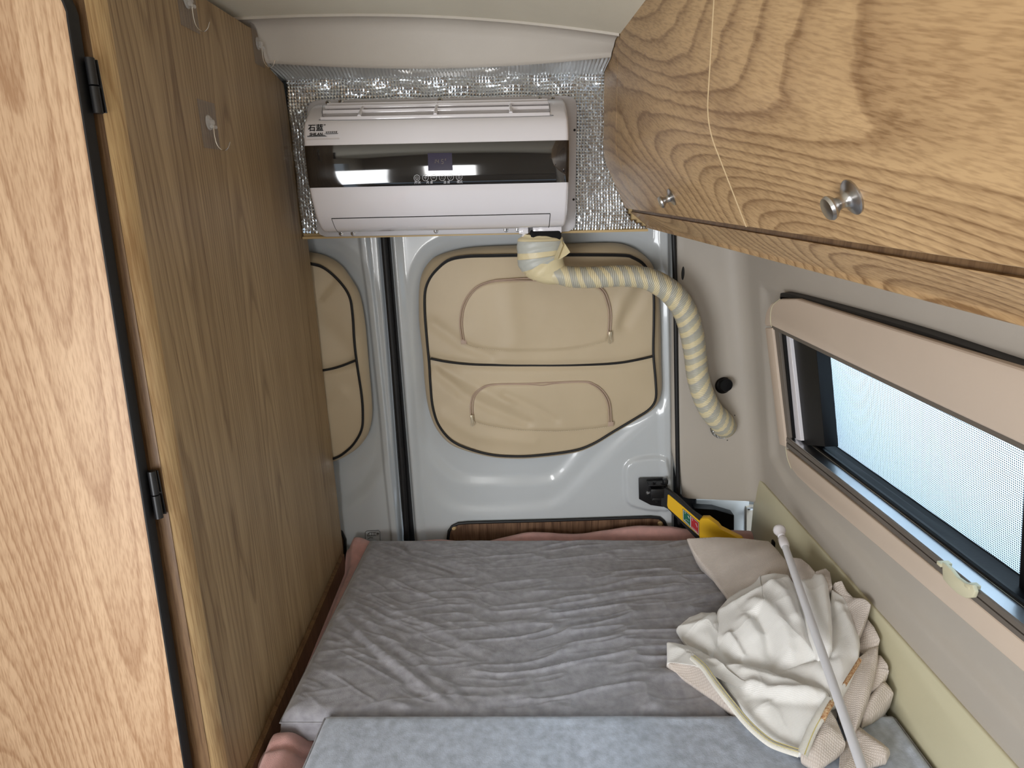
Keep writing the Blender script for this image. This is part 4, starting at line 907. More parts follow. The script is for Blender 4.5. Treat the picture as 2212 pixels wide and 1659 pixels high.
mk('side_jamb', wprism(wq(((1704, 716), (1762, 745), (1782, 965), (1728, 960)), CF+.026), CF+.026, .03, .001), M['black_plastic'], win, angle=20)
# lower track: taupe face, then aluminium ledge
t0 = [PW(x, y, CF+.002) for x, y in ((1697, 963), (1900, 1126), (2212, 1388))]; 
t1 = [PW(x, y, CF+.004) for x, y in ((1699, 945), (1900, 1104), (2212, 1355))]
for T_ in (t0, t1): z_ = T_[2][2]+(T_[2][1]-YN)*.045; T_.append(np.array([FX(z_, CF+.003), YN, z_]))
t0 = resample(catmull(t0, 8), 30); t1 = resample(catmull(t1, 8), 30)
G = []
for p, q in zip(t0, t1): 
    d = q-p; G.append([p+np.array([.006, 0, -.006]), p, p+d*.42, p+d*.45+np.array([.004, 0, 0]), p+d*.52+np.array([.004, 0, 0]), p+d*.55, q, q+np.array([.002, 0, .001])])
m = MB(); m.grid(np.array(G)); mk('roller_track', m, M['track_grey'], win, recalc=False, angle=20)
lw = .030
G = []
for q in t1: G.append([q+np.array([.001, 0, .0]), q+np.array([.003, 0, .0014]), q+np.array([lw, 0, .0028]), q+np.array([lw+.001, 0, .006]), q+np.array([lw+.003, 0, .006]), q+np.array([lw+.004, 0, -.01])])
m = MB(); m.grid(np.array(G)); mk('sill_ledge', m, M['alu'], win, recalc=False, angle=20, label='aluminium ledge below the screen')
# black sash
CG = .800
sash = struct(thing('sash_holder', 'x', 'x', (0, 0, 0))); bpy.data.objects.remove(sash)
gL = PW(1770, 760, CG+.022)[1]
gz0 = lambda y: row(PW(1785, 950, CG+.02)[2], PW(2212, 1243, CG+.02)[2], y)
bz = lambda y: float(np.interp(-y, -t1[:, 1], t1[:, 2]))
ysr = np.linspace(1.50, YN, 24); m = MB(); G = []
for y in ysr:
    zl, zg = bz(y)-.006, gz0(y)
    G.append([(FX(zl, CF+.034), y, zl), (FX(zl+.02, CF+.036), y, zl+.014), (FX(zl+.02, CF+.040), y, zl+.016), (FX(zg, CF+.048), y, zl+.5*(zg-zl)+.004), (FX(zg, CF+.060), y, zl+.5*(zg-zl)+.006), (FX(zg, CG+.010), y, zg-.005), (FX(zg, CG+.020), y, zg-.003), (FX(zg, CG+.024), y, zg)])
m.grid(np.array(G)); mk('lower_sash', m, M['black_plastic'], win, recalc=False, angle=20)
m = MB(); m.prism([(FX(z, CG+.002), y, z) for y, z in ((1.52, .36), (gL+.012, .36), (gL+.012, .74), (1.52, .74))], (.03, 0, 0), .002); m.prism([(FX(z, CG+.012), y, z) for y, z in ((gL+.02, .38), (gL, .38), (gL, .72), (gL+.02, .72))], (.014, 0, 0), .001)
m.prism([(FX(z, CG+.012), y, z) for y, z in ((1.5, .700), (YN, .722), (YN, .76), (1.5, .74))], (.02, 0, 0), .001)
yv = PW(2211, 1000, CG)[1]; m.prism([(FX(z, CG+.002), y, z) for y, z in ((yv, .42), (yv-.03, .42), (yv-.03, .74), (yv, .74))], (.02, 0, 0), .001)
mk('sash_frame', m, M['black_plastic'], win)
m = MB(); m.prism([(FX(z, CG+.036), y, z) for y, z in ((1.5, .38), (YN, .38), (YN, .74), (1.5, .74))], (.002, 0, 0)); mk('glass', m, M['glass'], win)
m = MB(); m.grid(np.array([[(FX(z, CG+.022), y, z) for z in (.40, .73)] for y in (gL+.004, YN)])); mk('insect_screen', m, M['screen'], win, recalc=False, label='fine woven screen across the glass')
# latch
lt = thing('window_latch', 'x', 'x'); bpy.data.objects.remove(lt)
c = PW(1770, 838, CG-.012); m = MB(); m.box(tuple(c), (.018, .050, .078), .005, Matrix.Rotation(-.16, 3, 'Y'), 3); m.box((c[0]-.008, c[1]-.012, c[2]), (.012, .012, .074), .003, Matrix.Rotation(-.16, 3, 'Y')); mk('latch', m, M['black_plastic'], win, label='black pull latch on the screen frame')
# cream pull tab on the track
q = [PW(x, y, CF-.012) for x, y in ((2034, 1213), (2035, 1235), (2036, 1250), (2050, 1266), (2068, 1283), (2085, 1292), (2100, 1291), (2105, 1278), (2099, 1263), (2083, 1259), (2066, 1247), (2051, 1228))]
m = MB(); m.prism([tuple(p) for p in q], (.007, 0, 0), .0015)
for x, y in ((2040, 1218), (2101, 1266)): p = PW(x, y, CF-.004); m.box(tuple(p), (.018, .010, .006), .001)
mk('pull_tab', m, M['cream_vinyl'], win, label='cream finger pull on the track')

# ================================================================== BED SIDE BOARD
XBd = .738
bb = thing('bed_side_board', 'cream padded board standing between the bed and the side wall', 'board', (XBd, 1.2, -.05))
zt3 = lambda y: .197
o = [(1.765, -.12), (1.765, .165)]+[(1.755, .187), (1.735, .196)]+[(-.3, .196), (-.3, -.12)]
m = MB(); m.prism([(XBd, y, z) for y, z in o], (.014, 0, 0), .004, 3); mk('panel', m, M['cream_vinyl'], bb, angle=30)
m = MB(); m.box((XBd+.019, .75, .188), (.008, 2.0, .012), .001); mk('painted_shadow_line', m, M['black_rubber'], bb)  # black bar painting in the shadow line behind the board top

# ================================================================== BED
bed = thing('bed_platform', 'brown bed base filling the rear of the van', 'bed', (.1, 1.2, -.45))
m = MB(); m.box((.115, .93, -.25), (1.22, 1.66, .38), .003); mk('base', m, M['wood_edge'], bed)
# pink fleece blanket
xs = np.linspace(-.497, .735, 260); ys = np.linspace(.30, 1.772, 300); X_, Y_ = np.meshgrid(xs, ys, indexing='ij')
Z_ = -.045+.03*fbm(X_*4+2, Y_*4, 4)
bk = sstep(1.68, 1.745, Y_); Z_ = Z_+bk*(.052+.012*sstep(-.1, .05, X_)+.030*sstep(.02, .5, X_)-.030*sstep(.48, .62, X_)+.006*np.sin(X_*21))
lf = sstep(-.385, -.45, X_)*sstep(1.10, 1.02, Y_); Z_ = Z_+lf*(.060+.02*fbm(X_*9, Y_*9, 3))
Z_ = Z_-.045*sstep(-.470, -.497, X_)+.020*sstep(-.40, -.46, X_)*sstep(1.1, 1.2, Y_)
Z_ -= .02*sstep(1.755, 1.772, Y_)
for l, w_, h_ in (([(-.495, .985), (-.45, 1.0), (-.42, 1.01), (-.39, 1.035)], .006, -.012), ([(-.47, 1.07), (-.44, 1.11), (-.40, 1.13)], .010, -.01)): Z_ = Z_+h_*np.exp(-(linedist(X_, Y_, l)/w_)**2)
und = (X_ > -.372)&(Y_ < 1.665)&((X_ > -.36)|(Y_ > 1.08)); Z_ = np.where(und, np.minimum(Z_, -.028), Z_); Z_ = np.maximum(Z_, -.058)
m = MB(); m.grid(np.stack([X_, Y_, Z_], -1)); m.grid(np.stack([X_[::20, ::20], Y_[::20, ::20], np.full_like(Z_[::20, ::20], -.0585)], -1), flip=True)
tag(mk('fleece_blanket', m, M['pink'], angle=0, recalc=False), 'pink fleece blanket spread under the grey mattress cushions', 'blanket')

def cushion(name, label, corners, ztop, zbot, f, mat, nx_, ny_, rad=.022, pip=True, cat='cushion'):
    """corners in world xy: far-left, far-right, near-right, near-left; f(x,y)->dz"""
    fl, fr, nr, nl = [np.array(c) for c in corners]
    U = np.linspace(0, 1, nx_); V = np.linspace(0, 1, ny_); U, V = np.meshgrid(U, V, indexing='ij')
    XY = (fl[None, None]*((1-U)*V)[..., None]+fr*(U*V)[..., None]+nr*(U*(1-V))[..., None]+nl*((1-U)*(1-V))[..., None])
    W_ = np.linalg.norm(fr-fl); D_ = np.linalg.norm(fl-nl)
    e = np.minimum(np.minimum(U, 1-U)*W_, np.minimum(V, 1-V)*D_)
    k = np.clip(1-e/rad, 0, 1); drop = rad*(1-np.sqrt(np.clip(1-k**2, 0, 1)))*.9
    Z = ztop+f(XY[..., 0], XY[..., 1])*sstep(0, .03, e)-drop
    T_ = np.concatenate([XY, Z[..., None]], -1)
    m = MB(); m.grid(T_)
    rim = np.concatenate([T_[:, 0], T_[-1, 1:], T_[-2::-1, -1], T_[0, -2:0:-1]]); n = len(rim)
    c = rim[:, :2].mean(0); lo = rim.copy(); lo[:, 2] = zbot; md = rim.copy(); md[:, 2] = (rim[:, 2]+zbot)/2; dv = md[:, :2]-c; md[:, :2] += dv/np.linalg.norm(dv, axis=1)[:, None]*.004
    b0 = len(m.v); m.v += [tuple(p) for p in np.concatenate([rim, md, lo])]
    for s_ in range(2):
        for k_ in range(n): m.f.append((b0+s_*n+k_, b0+s_*n+(k_+1) % n, b0+(s_+1)*n+(k_+1) % n, b0+(s_+1)*n+k_))
    m.f.append(tuple(b0+2*n+k_ for k_ in range(n)))
    root = thing(name, label, cat, (float(c[0]), float(c[1]), zbot))
    mk('cushion_body', m, mat, root, angle=0, recalc=True)
    if pip:
        P = resample(rim, 400, True); dv = P[:, :2]-c; P[:, :2] += dv/np.linalg.norm(dv, axis=1)[:, None]*.002; P[:, 2] = P[:, 2]
        mm = MB(); mm.tube(P, .0019, 6, closed=True); mk('piping', mm, M['suede'], root)
    return root
ZT = .040
def q2(x, y, z): return tuple(PZ(x, y, z)[:2])
cor = [q2(797, 1166, ZT-.005), (PZ(1480, 1160, ZT-.005)[0]+.19, 1.675), (.731, PZ(1400, 1567, ZT)[1]+.004), q2(616, 1530, ZT-.012)]
cor[3] = (cor[3][0], PZ(680, 1562, .02)[1]+.004)
creL = [([(700, 1300), (800, 1390), (900, 1470), (985, 1540)], .010, .010), ([(735, 1290), (850, 1390), (960, 1480), (1080, 1560)], .012, .008), ([(720, 1330), (800, 1410), (900, 1500)], .010, -.006), ([(765, 1255), (900, 1340), (1060, 1420)], .012, .005), ([(1000, 1500), (1050, 1545), (1060, 1562)], .012, -.010), ([(1090, 1530), (1130, 1560)], .012, .008),
        ([(860, 1175), (905, 1210), (980, 1240)], .008, -.006), ([(1180, 1520), (1300, 1545)], .01, .005)]
creL = [([PZ(x, y, ZT)[:2] for x, y in l], a*.9, b*.55) for l, a, b in creL]
def f1(x, y):
    h = .006*fbm(x*5, y*5+4, 3)-.010*sstep(.12, 0, y-1.03)*0
    # fine crinkles gathered on the right half, running left-right
    wx = x+.05*fbm(x*3, y*3, 2); wy = y+.10*fbm(x*2.4+5, y*2.4, 3)-.10*x
    rg = 1-np.abs(2*vnoise(wx*5.5, wy*34)-1); rg2 = 1-np.abs(2*vnoise(wx*12+7, wy*52+3)-1)
    msk = sstep(-.28, .08, x)
    h = h+(.0055*(rg**3)+.0022*(rg2**3))*(.25+.75*msk)*(.6+.9*vnoise(x*6, y*6))
    # soft diagonal drag lines on the left
    dg = (x*.72+y*.70); tt = (x*.62+y*.78)+.04*fbm(x*5, y*5+2, 2); ra = 1-np.abs(2*vnoise((x-y)*3+2, tt*26)-1); rb_ = 1-np.abs(2*vnoise((x-y)*7+11, (x*.5+y*.86+.03*fbm(x*8, y*8, 2))*46)-1)
    h = h+(1-msk)*.0045*fbm(dg*4, (x*.7-y*.7)*14+3, 3)+(1.1-msk)*(.0055*ra**3*vnoise(x*5+3, y*5)+.0026*rb_**3)
    for l, a, b in creL: h = h+b*np.exp(-(linedist(x, y, l)/a)**2)
    h = h-.010*sstep(.07, 0, y-1.035)*(vnoise(x*22, y*3)-.3)
    return h
cushion('mattress_cushion', 'dark grey wrinkled suede mattress cushion against the rear doors', cor, ZT, -.025, f1, M['suede'], 420, 300)
zf = .050
A_ = q2(703, 1545, zf-.004); A2_ = q2(1640, 1572, zf-.004)
nl_ = q2(655, 1659, zf-.006); dirn = np.array(nl_)-np.array(A_); dirn = dirn/abs(dirn[1])
cor2 = [A_, (.730, A2_[1]+.022), (.728, .30), (A_[0]+dirn[0]*(A_[1]-.30), .30)]
def f2(x, y): return .005*fbm(x*3+9, y*3, 3)+.004*np.cos(x*26+1.2)*sstep(-.1, .1, x)*sstep(.5, 1.0, y)-.012*sstep(.25, .70, x)
cushion('mattress_cushion', 'pale blue grey smooth suede cushion nearest the camera', cor2, zf, -.022, f2, M['suede_blue'], 160, 100, rad=.012)

# ================================================================== RAMP SEAT LEVER (yellow) ON THE DOOR
lv = thing('door_stay_lever', 'yellow lever with green and red labels on a black door bracket', 'lever', tuple(PY(1415, 1065, 1.785)))
m = MB()
bk_ = [PY(x, y, 1.782) for x, y in ((1379, 1032), (1432, 1031), (1440, 1040), (1447, 1090), (1432, 1094), (1405, 1090), (1380, 1077))]
m.prism([tuple(p) for p in bk_], (0, -.004, 0), .001)
br = mk('bracket', m, M['black_metal'], lv, angle=30)
m = MB(); q = PY(1417, 1046, 1.76); m.box((q[0], 1.762, q[2]+.004), (.050, .036, .004), .001, Matrix.Rotation(.08, 3, 'X')); m.box((q[0]+.004, 1.762, q[2]-.024), (.042, .036, .030), .002); m.box((q[0]+.004, 1.764, q[2]-.046), (.030, .03, .010), .002); m.box((q[0]+.026, 1.755, q[2]+.012), (.014, .02, .012), .002)
mk('hinge_block', m, M['black_metal'], br)
for dx_, dz_, r_ in ((-.006, .007, .005), (.018, .003, .005), (.004, -.052, .005)):
    m = MB(); a = np.array([q[0]+dx_, 1.755, q[2]+dz_]); m.lathe([(.001, 0), (r_, 0), (r_, .004), (.001, .005)], a, (0, 0, 1 if dz_ > 0 else -1), 6); mk('bolt', m, M['black_metal'], br)
m = MB(); a = PY(1399, 1064, 1.777); m.lathe([(.001, 0), (.0055, 0), (.0055, .003), (.0025, .0035), (.002, .001), (.0005, .001)], a, (0, -1, 0), 18); mk('bolt', m, M['steel'], br)
nL = np.array([.55, 1, 0]); dL = .55*PY(1440, 1080, 1.74)[0]+1.74
def PL(x, y, off=0): return on(x, y, nL, dL-off)
def lprism(pts, off, th): mm = MB(); mm.prism([tuple(PL(x, y, off)) for x, y in pts], tuple(nL/np.linalg.norm(nL)*th), .0008, 1); return mm
mk('arm', lprism([(1428, 1058), (1437, 1054), (1462, 1072), (1495, 1104), (1530, 1128), (1560, 1150), (1600, 1200), (1540, 1200), (1500, 1160), (1443, 1100), (1428, 1092)], .0, .012), M['black_metal'], lv)
gy = mk('grip_strip', lprism([(1442, 1069), (1445, 1069), (1476, 1095), (1512, 1126), (1512, 1160), (1475, 1127), (1443, 1098), (1441, 1092)], .002, .004), M['yellow'], lv, label='flat yellow strip')
m = lprism([(1511, 1124), (1516, 1120), (1530, 1120), (1538, 1126), (1549, 1134), (1556, 1143), (1572, 1151), (1600, 1165), (1625, 1200), (1560, 1215), (1511, 1170)], .012, .022); hb = mk('handle', m, M['yellow'], lv, label='thick yellow handle with finger grooves')
mk('label_border', lprism([(1474.5, 1098.5), (1510, 1129), (1510, 1157.5), (1475, 1124)], .0035, .001), M['print_black'], gy)
mk('label_edge', lprism([(1475.3, 1100), (1509.3, 1129.6), (1509.3, 1156), (1475.6, 1123)], .0042, .0008), M['print_white'], gy)
mk('green_label', lprism([(1476.4, 1102), (1491, 1114.6), (1491, 1137), (1476.6, 1122.4)], .0050, .0008), M['green'], gy)
mk('red_label', lprism([(1492.6, 1116), (1508.4, 1130), (1508.4, 1154), (1492.6, 1138.6)], .0050, .0008), M['red'], gy)
m = MB()
def lt_(pts, r=.0006): m.tube([PL(x, y, .0053) for x, y in pts], r*.6, 5)
lt_([(1478, 1122), (1489, 1133.6)]); lt_([(1479, 1123.6), (1482, 1121.6), (1489, 1127)]); lt_([(1478, 1104.5), (1480, 1106), (1480, 1110)], .0009); lt_([(1486, 1114), (1489, 1120)], .0016); lt_([(1494, 1119), (1496, 1121), (1496, 1125)], .0009); lt_([(1503, 1130), (1506, 1139)], .0013); lt_([(1494, 1137), (1507, 1149.6)]); lt_([(1494, 1139.6), (1507, 1152)])
mk('label_symbols', m, M['print_white'], gy)
bx = on(1545, 1130, (0, 1, 0), 1.80)
m = MB(); m.prism([tuple(PY(x, y, 1.79)) for x, y in ((1500, 1098), (1545, 1101), (1586, 1113), (1586, 1150), (1570, 1172), (1500, 1190))], (0, .035, 0), .002)
tag(mk('jamb_bumper', m, M['black_plastic'], angle=30), 'black rubber block on the door jamb behind the yellow lever', 'bumper')
m = MB(); m.box(tuple(PY(1673, 1176, 1.60)), (.014, .02, .024), .004); tag(mk('black_clip', m, M['black_plastic']), 'tiny black plastic clip behind the top corner of the heaped curtain', 'clip')

# ================================================================== HEAPED CURTAIN AND TENSION ROD
def hp3(zx, zy, z, xmax=.726):
    x, y = 1400+.3671*zx, 1100+.3671*zy; p = PZ(x, y, z)
    if p[0] > xmax: p = PX(x, y, xmax)
    return p
cur = thing('heaped_curtain', 'crumpled cream woven curtain heaped on the grey cushion by the side board', 'curtain', tuple(hp3(700, 800, .05)))
def fold(name, pts, mat, dome=.02, folds=(), nz=.006, ns=9, rings=46, n=150, seed=0, skirt=.03, label=None, center=None, sharp=2.0, edge_only=False):
    P3 = [hp3(*p) for p in pts]; P4 = []
    for i in range(len(P3)): a, b = P3[i], P3[(i+1) % len(P3)]; P4 += [a, a*.8+b*.2, a*.2+b*.8]
    B = resample(catmull(P4, 4, True), n, True)
    if mat is M['weave_pink']: dome *= .45; nz *= .6
    c = B.mean(0) if center is None else hp3(*center)
    T = np.r_[1.0, .995, .985, np.linspace(.97, 0, rings)[:-1]]; V = []
    fl = [([hp3(a, b, zz_)[:2] for a, b, zz_ in l], w_, h_) for l, w_, h_ in folds]
    wts = None
    for i, t in enumerate(T):
        q = c+(B-c)*t
        if t > .98: z = B[:, 2].copy()
        d2 = ((q[:, None, :2]-B[None, :, :2])**2).sum(-1)+1e-6; w_ = 1/d2**1.2; zi = (w_*B[None, :, 2]).sum(1)/w_.sum(1)
        z = zi+dome*(1-t**sharp)
        ed = min(1, (1-t)*14)
        qx = q[:, 0]+.03*fbm(q[:, 0]*6+seed, q[:, 1]*6, 2); qy = q[:, 1]+.03*fbm(q[:, 0]*6+9, q[:, 1]*6+seed, 2)
        rg = 1-np.abs(2*vnoise(qx*ns*1.5+seed*2.3, qy*ns*1.5+seed)-1); rg2 = 1-np.abs(2*vnoise(qx*ns*3.4+seed*5, qy*ns*3.4)-1)
        z = z+nz*ed*(1.3*fbm(q[:, 0]*ns+seed*3.1, q[:, 1]*ns+seed*1.7, 2)+.55*rg**4-.15+.22*rg2**3)
        for l, w2, h2 in fl: z = z+ed*h2*np.exp(-(linedist(q[:, 0], q[:, 1], l)/w2)**2)
        z = z-.004*max(0, 1-(1-t)/.02)
        V.append(np.stack([q[:, 0], q[:, 1], z], 1))
    lowr = V[0].copy(); lowr[:, :2] = c[:2]+(lowr[:, :2]-c[:2])*.985; lowr[:, 2] -= .006
    low2 = V[0].copy(); low2[:, :2] = c[:2]+(low2[:, :2]-c[:2])*.90; low2[:, 2] = np.maximum(V[0][:, 2]-skirt, .046)
    V = np.array([low2, lowr]+V); m = MB(); m.v = [tuple(p) for p in V.reshape(-1, 3)]; R = len(V)
    for i in range(R-1):
        for k in range(n): m.f.append((i*n+k, i*n+(k+1) % n, (i+1)*n+(k+1) % n, (i+1)*n+k))
    cc = len(m.v); m.v.append(tuple(V[-1].mean(0)))
    for k in range(n): m.f.append(((R-1)*n+k, (R-1)*n+(k+1) % n, cc))
    m.f.append(tuple(range(n))[::-1])
    return mk(name, m, mat, cur, angle=0, label=label, recalc=True)
W, K = M['weave_white'], M['weave_pink']
# back flap, coarse weave (upper left)
fold('coarse_flap', [(228, 168, .105), (400, 160, .115), (560, 168, .12), (712, 186, .13), (760, 235, .135), (815, 300, .15), (860, 400, .16), (740, 470, .14), (600, 520, .11), (470, 518, .07), (440, 480, .06), (380, 400, .062), (310, 310, .075), (262, 240, .09)], K, .012, [([(400, 300, .1), (700, 260, .12)], .03, .004)], .004, 7, seed=1, label='rosy coarse woven side of the curtain')
fold('coarse_flap', [(830, 280, .19), (900, 290, .2), (950, 330, .2), (985, 370, .2), (960, 440, .19), (880, 440, .18), (840, 380, .18)], K, .006, seed=2, n=80, rings=20)
fold('coarse_flap', [(985, 365, .2), (1045, 345, .205), (1070, 370, .2), (1085, 450, .2), (1040, 480, .19), (980, 430, .19)], K, .008, seed=3, n=80, rings=20)
fold('coarse_flap', [(1085, 450, .19), (1105, 425, .205), (1140, 420, .21), (1170, 480, .2), (1210, 520, .2), (1150, 560, .18), (1090, 510, .18)], K, .006, seed=3.3, n=80, rings=20)
# right hand edges against the board
fold('coarse_flap', [(1130, 500, .19), (1215, 520, .2), (1313, 560, .2), (1296, 620, .195), (1262, 700, .18), (1240, 740, .17), (1200, 700, .17), (1150, 600, .17)], K, .012, [([(1150, 520, .2), (1290, 570, .2)], .008, .006)], .004, seed=4, n=100, rings=26)
fold('coarse_flap', [(1225, 720, .15), (1290, 640, .17), (1330, 690, .17), (1366, 760, .16), (1340, 800, .15), (1270, 850, .13), (1220, 830, .13)], K, .010, seed=5, n=90, rings=22)
fold('coarse_flap', [(1290, 850, .12), (1370, 860, .13), (1422, 925, .12), (1412, 970, .11), (1360, 1040, .1), (1300, 1080, .09), (1260, 980, .1)], K, .010, seed=6, n=90, rings=22)
fold('coarse_flap', [(1290, 1120, .08), (1370, 1030, .1), (1400, 1015, .1), (1447, 1078, .09), (1400, 1150, .075), (1320, 1235, .06), (1255, 1275, .05), (1240, 1200, .06)], K, .014, [([(1400, 1050, .1), (1280, 1220, .06)], .010, .008)], .004, seed=7, n=100, rings=24)
fold('coarse_flap', [(1235, 1270, .05), (1300, 1330, .055), (1380, 1390, .06), (1427, 1430, .06), (1405, 1478, .055), (1330, 1500, .05), (1240, 1530, .05), (1120, 1560, .05), (1130, 1420, .05), (1180, 1330, .05)], K, .018, [([(1240, 1320, .06), (1400, 1450, .06)], .014, .008)], .006, seed=8)
fold('coarse_flap', [(1240, 870, .135), (1300, 820, .14), (1357, 798, .145), (1352, 900, .13), (1330, 1010, .11), (1300, 1110, .095), (1250, 1240, .075), (1215, 1330, .06), (1160, 1300, .06), (1120, 1180, .08), (1140, 1040, .1)], K, .018, [([(1340, 850, .14), (1230, 1260, .08)], .010, .007), ([(1260, 900, .13), (1160, 1180, .1)], .014, -.006)], .006, seed=9, label='rosy coarse woven lower fold')
# central folds
fold('fold', [(1080, 470, .19), (1150, 510, .19), (1205, 590, .18), (1235, 680, .17), (1248, 790, .16), (1240, 900, .145), (1190, 1010, .125), (1130, 1110, .11), (1070, 1130, .105), (1040, 980, .12), (1040, 860, .14), (1060, 700, .16)], W, .012, [([(1120, 520, .2), (1200, 680, .18), (1235, 860, .15)], .009, .007), ([(1090, 560, .19), (1110, 720, .17), (1080, 860, .14)], .014, -.014)], .006, seed=10)
fold('fold', [(880, 390, .185), (950, 378, .195), (1020, 374, .2), (1058, 440, .195), (1075, 560, .185), (1085, 700, .17), (1086, 820, .155), (1062, 872, .145), (1000, 880, .14), (940, 760, .145), (900, 600, .155), (870, 470, .17)], W, .016, [([(1030, 400, .2), (1070, 800, .16)], .010, .006), ([(920, 450, .18), (1000, 800, .15)], .012, .006)], .005, seed=11)
fold('fold', [(165, 705, .052), (195, 672, .062), (240, 635, .07), (310, 612, .075), (400, 608, .085), (430, 700, .09), (400, 820, .08), (360, 900, .065), (300, 875, .058), (255, 835, .055), (200, 765, .052)], W, .022, [([(180, 700, .06), (320, 700, .08), (400, 640, .09)], .012, .006), ([(230, 760, .06), (340, 840, .07)], .010, -.006)], .006, seed=12)
fold('fold', [(655, 420, .13), (660, 385, .15), (740, 372, .165), (825, 385, .175), (880, 460, .17), (920, 580, .16), (970, 700, .15), (1015, 840, .14), (1030, 930, .12), (900, 990, .105), (740, 990, .09), (560, 960, .07), (400, 940, .058), (310, 880, .056), (345, 810, .07), (375, 700, .085), (410, 590, .10), (470, 520, .10), (540, 475, .11), (620, 445, .12)], W, .035,
     [([(470, 700, .12), (560, 820, .11), (550, 890, .09)], .008, .010), ([(430, 760, .1), (500, 850, .1)], .010, -.012), ([(620, 560, .14), (700, 600, .15), (790, 720, .14), (830, 860, .12)], .014, .010), ([(640, 620, .14), (700, 720, .13), (730, 860, .11), (700, 930, .1)], .012, -.016), ([(720, 430, .17), (800, 500, .17), (870, 640, .16)], .012, .008), ([(560, 640, .13), (620, 740, .12)], .012, .008), ([(860, 420, .17), (960, 760, .15), (1010, 880, .13)], .009, -.008), ([(500, 560, .12), (620, 520, .13)], .012, .005)], .008, 5.5, 60, 220, seed=13, sharp=1.7)
fold('fold', [(740, 975, .09), (900, 915, .118), (1010, 890, .135), (1060, 950, .135), (1080, 1095, .112), (940, 1070, .10), (820, 1020, .09)], W, .008, seed=22, nz=.003, n=90, rings=24)
# front coarse underside, hemmed panel and tail
fold('coarse_flap', [(108, 912, .052), (115, 840, .06), (160, 790, .06), (230, 840, .07), (330, 930, .075), (430, 1050, .07), (560, 1220, .06), (590, 1262, .05), (500, 1205, .048), (380, 1110, .048), (250, 1020, .048), (150, 950, .05)], K, .010, [([(130, 880, .07), (260, 900, .07), (480, 1130, .07)], .012, .006)], .004, seed=14, label='coarse underside along the front hem')
fold('fold', [(110, 776, .07), (160, 780, .072), (225, 798, .066), (262, 862, .075), (330, 892, .08), (430, 900, .085), (560, 915, .09), (700, 945, .10), (820, 1000, .11), (940, 1050, .115), (1065, 1082, .115), (1075, 1140, .11), (1020, 1210, .1), (975, 1300, .085), (935, 1400, .07), (900, 1440, .062), (820, 1410, .06), (740, 1365, .06), (650, 1290, .062), (560, 1170, .066), (460, 1040, .07), (380, 940, .074), (270, 875, .07), (215, 858, .066), (160, 885, .062), (112, 905, .058)], W, .014,
     [([(600, 1010, .1), (700, 1040, .11), (860, 1085, .11), (1040, 1100, .115)], .010, .010), ([(620, 1050, .1), (760, 1110, .1), (1000, 1150, .1)], .014, -.008), ([(560, 950, .09), (800, 1010, .11), (1000, 1070, .11)], .008, .005), ([(640, 1010, .1), (700, 1200, .08), (800, 1380, .07)], .016, .005)], .008, 7, 50, 240, seed=15, center=(660, 1100, .085))
fold('fold', [(900, 1440, .066), (940, 1340, .075), (985, 1240, .09), (1060, 1160, .10), (1110, 1240, .09), (1165, 1375, .075), (1120, 1430, .066), (1060, 1480, .06), (1000, 1530, .05), (900, 1475, .055)], K, .014, [([(980, 1420, .07), (1080, 1300, .09)], .012, .006)], .004, seed=16)
fold('fold', [(420, 720, .05), (700, 520, .06), (1000, 520, .08), (1200, 800, .08), (1180, 1050, .07), (1080, 1300, .055), (800, 1250, .05), (480, 980, .05)], W, .030, seed=21, nz=.003)
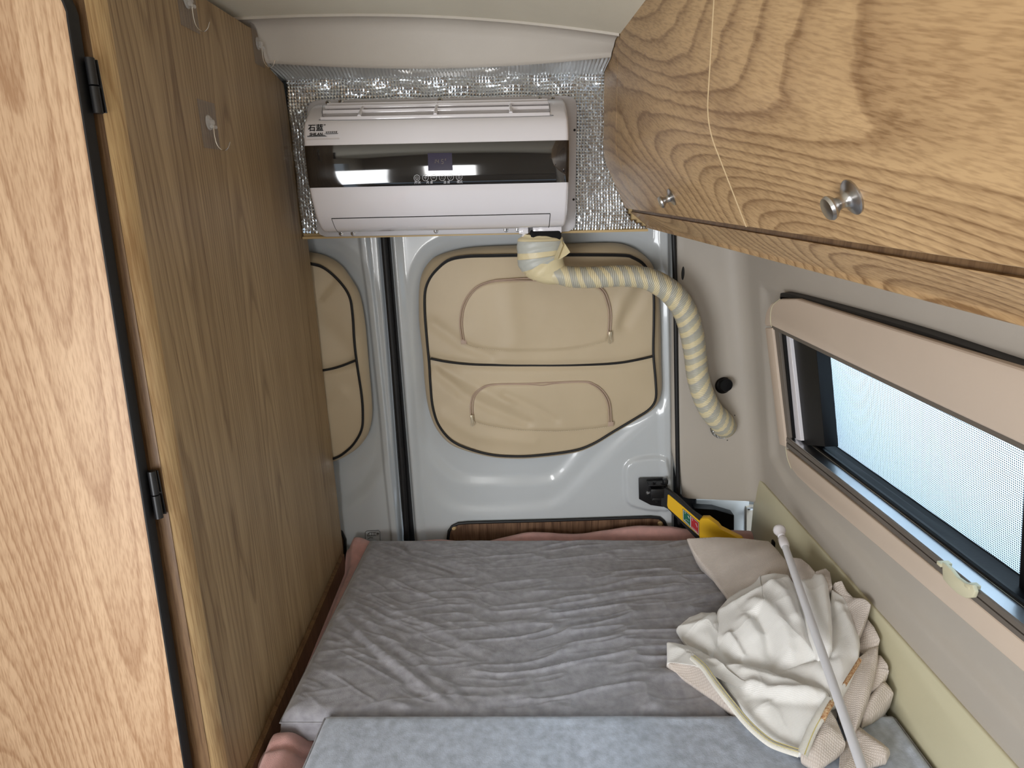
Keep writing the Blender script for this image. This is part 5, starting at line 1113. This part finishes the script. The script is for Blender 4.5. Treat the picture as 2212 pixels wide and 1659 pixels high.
# hems with thread lines and printed edges
def ribbon(name, pts, w_, mat, off=.004, parent=cur, label=None):
    C_ = resample(catmull([hp3(*p) for p in pts], 8), 70); T_ = np.gradient(C_, axis=0); T_ /= np.linalg.norm(T_, axis=1)[:, None]; S_ = np.cross(T_, [0, 0, 1]); S_ /= np.linalg.norm(S_, axis=1)[:, None]
    m = MB(); u = np.array([0, 0, 1.0]); m.grid(np.array([[C_[i]+S_[i]*w_*a+u*(off+b) for a, b in ((-1, -.006), (-.96, 0), (0, .0012), (.96, 0), (1, -.006))] for i in range(70)])); return mk(name, m, mat, parent, angle=0, recalc=False, label=label), C_, S_
hem_pts = [(262, 872, .083), (330, 930, .088), (380, 1000, .086), (440, 1080, .084), (500, 1155, .080), (570, 1240, .076), (640, 1310, .074), (720, 1372, .073), (800, 1405, .072), (885, 1432, .072)]
h1, C_, S_ = ribbon('hem', hem_pts, .0075, M['hem'], .002, label='stitched cream hem along the front edge')
m = MB(); m.tube(C_-S_*.003+np.array([0, 0, .0052]), .0006, 5); m.tube(C_+S_*.004+np.array([0, 0, .0052]), .0005, 5); mk('hem_thread', m, M['hem_thread'], h1)
h2, C_, S_ = ribbon('hem', [(905, 1450, .072), (935, 1370, .082), (975, 1280, .094), (1030, 1190, .108), (1075, 1120, .118)], .0085, M['hem'], .003)
m = MB(); m.tube(C_+S_*.004+np.array([0, 0, .0048]), .0007, 5); mk('hem_thread', m, M['hem_thread'], h2)
m = MB()
rb, _, _ = ribbon('printed_edge', [(1022, 1258, .1), (1050, 1200, .112), (1080, 1150, .118)], .0040, M['print_orange'], .008, label='rust orange print at the hem')
rb, _, _ = ribbon('printed_edge', [(1150, 1055, .125), (1190, 990, .135), (1243, 905, .150)], .0030, M['print_orange'], .010, label='rust orange print at the hem')
# tension rod
p0, p1 = hp3(775, 130, .225), hp3(1262, 1530, .150); ax = (p1-p0)/np.linalg.norm(p1-p0)
rod = thing('tension_rod', 'white telescopic curtain rod lying across the heaped curtain', 'rod', tuple(p0))
A0 = hp3(800, 215, p0[2]+ax[2]*.085); 
def along(d): return p0+ax*d
L_r = np.linalg.norm(p1-p0)
m = MB(); m.lathe([(.001, -.010), (.0115, -.009), (.0130, -.006), (.0130, -.001), (.0118, .002), (.0095, .009), (.0080, .013), (.0078, .019), (.001, .020)], along(0), ax, 32); m.v = [tuple(p0+(np.array(v)-p0)*1.12) for v in m.v]; mk('end_cap', m, M['ac_white'], rod, label='white rubber end cap')
m = MB(); m.lathe([(.001, .018), (.0062, .018), (.0062, .024), (.0092, .028), (.0108, .034), (.0108, .050), (.0100, .058), (.0086, .062), (.001, .063)], along(0), ax, 32); mk('adjuster', m, M['ac_white'], rod)
m = MB(); m.tube([along(.058), along(L_r*.5), along(L_r+.12)], .0082, 28); mk('tube', m, M['rod'], rod)
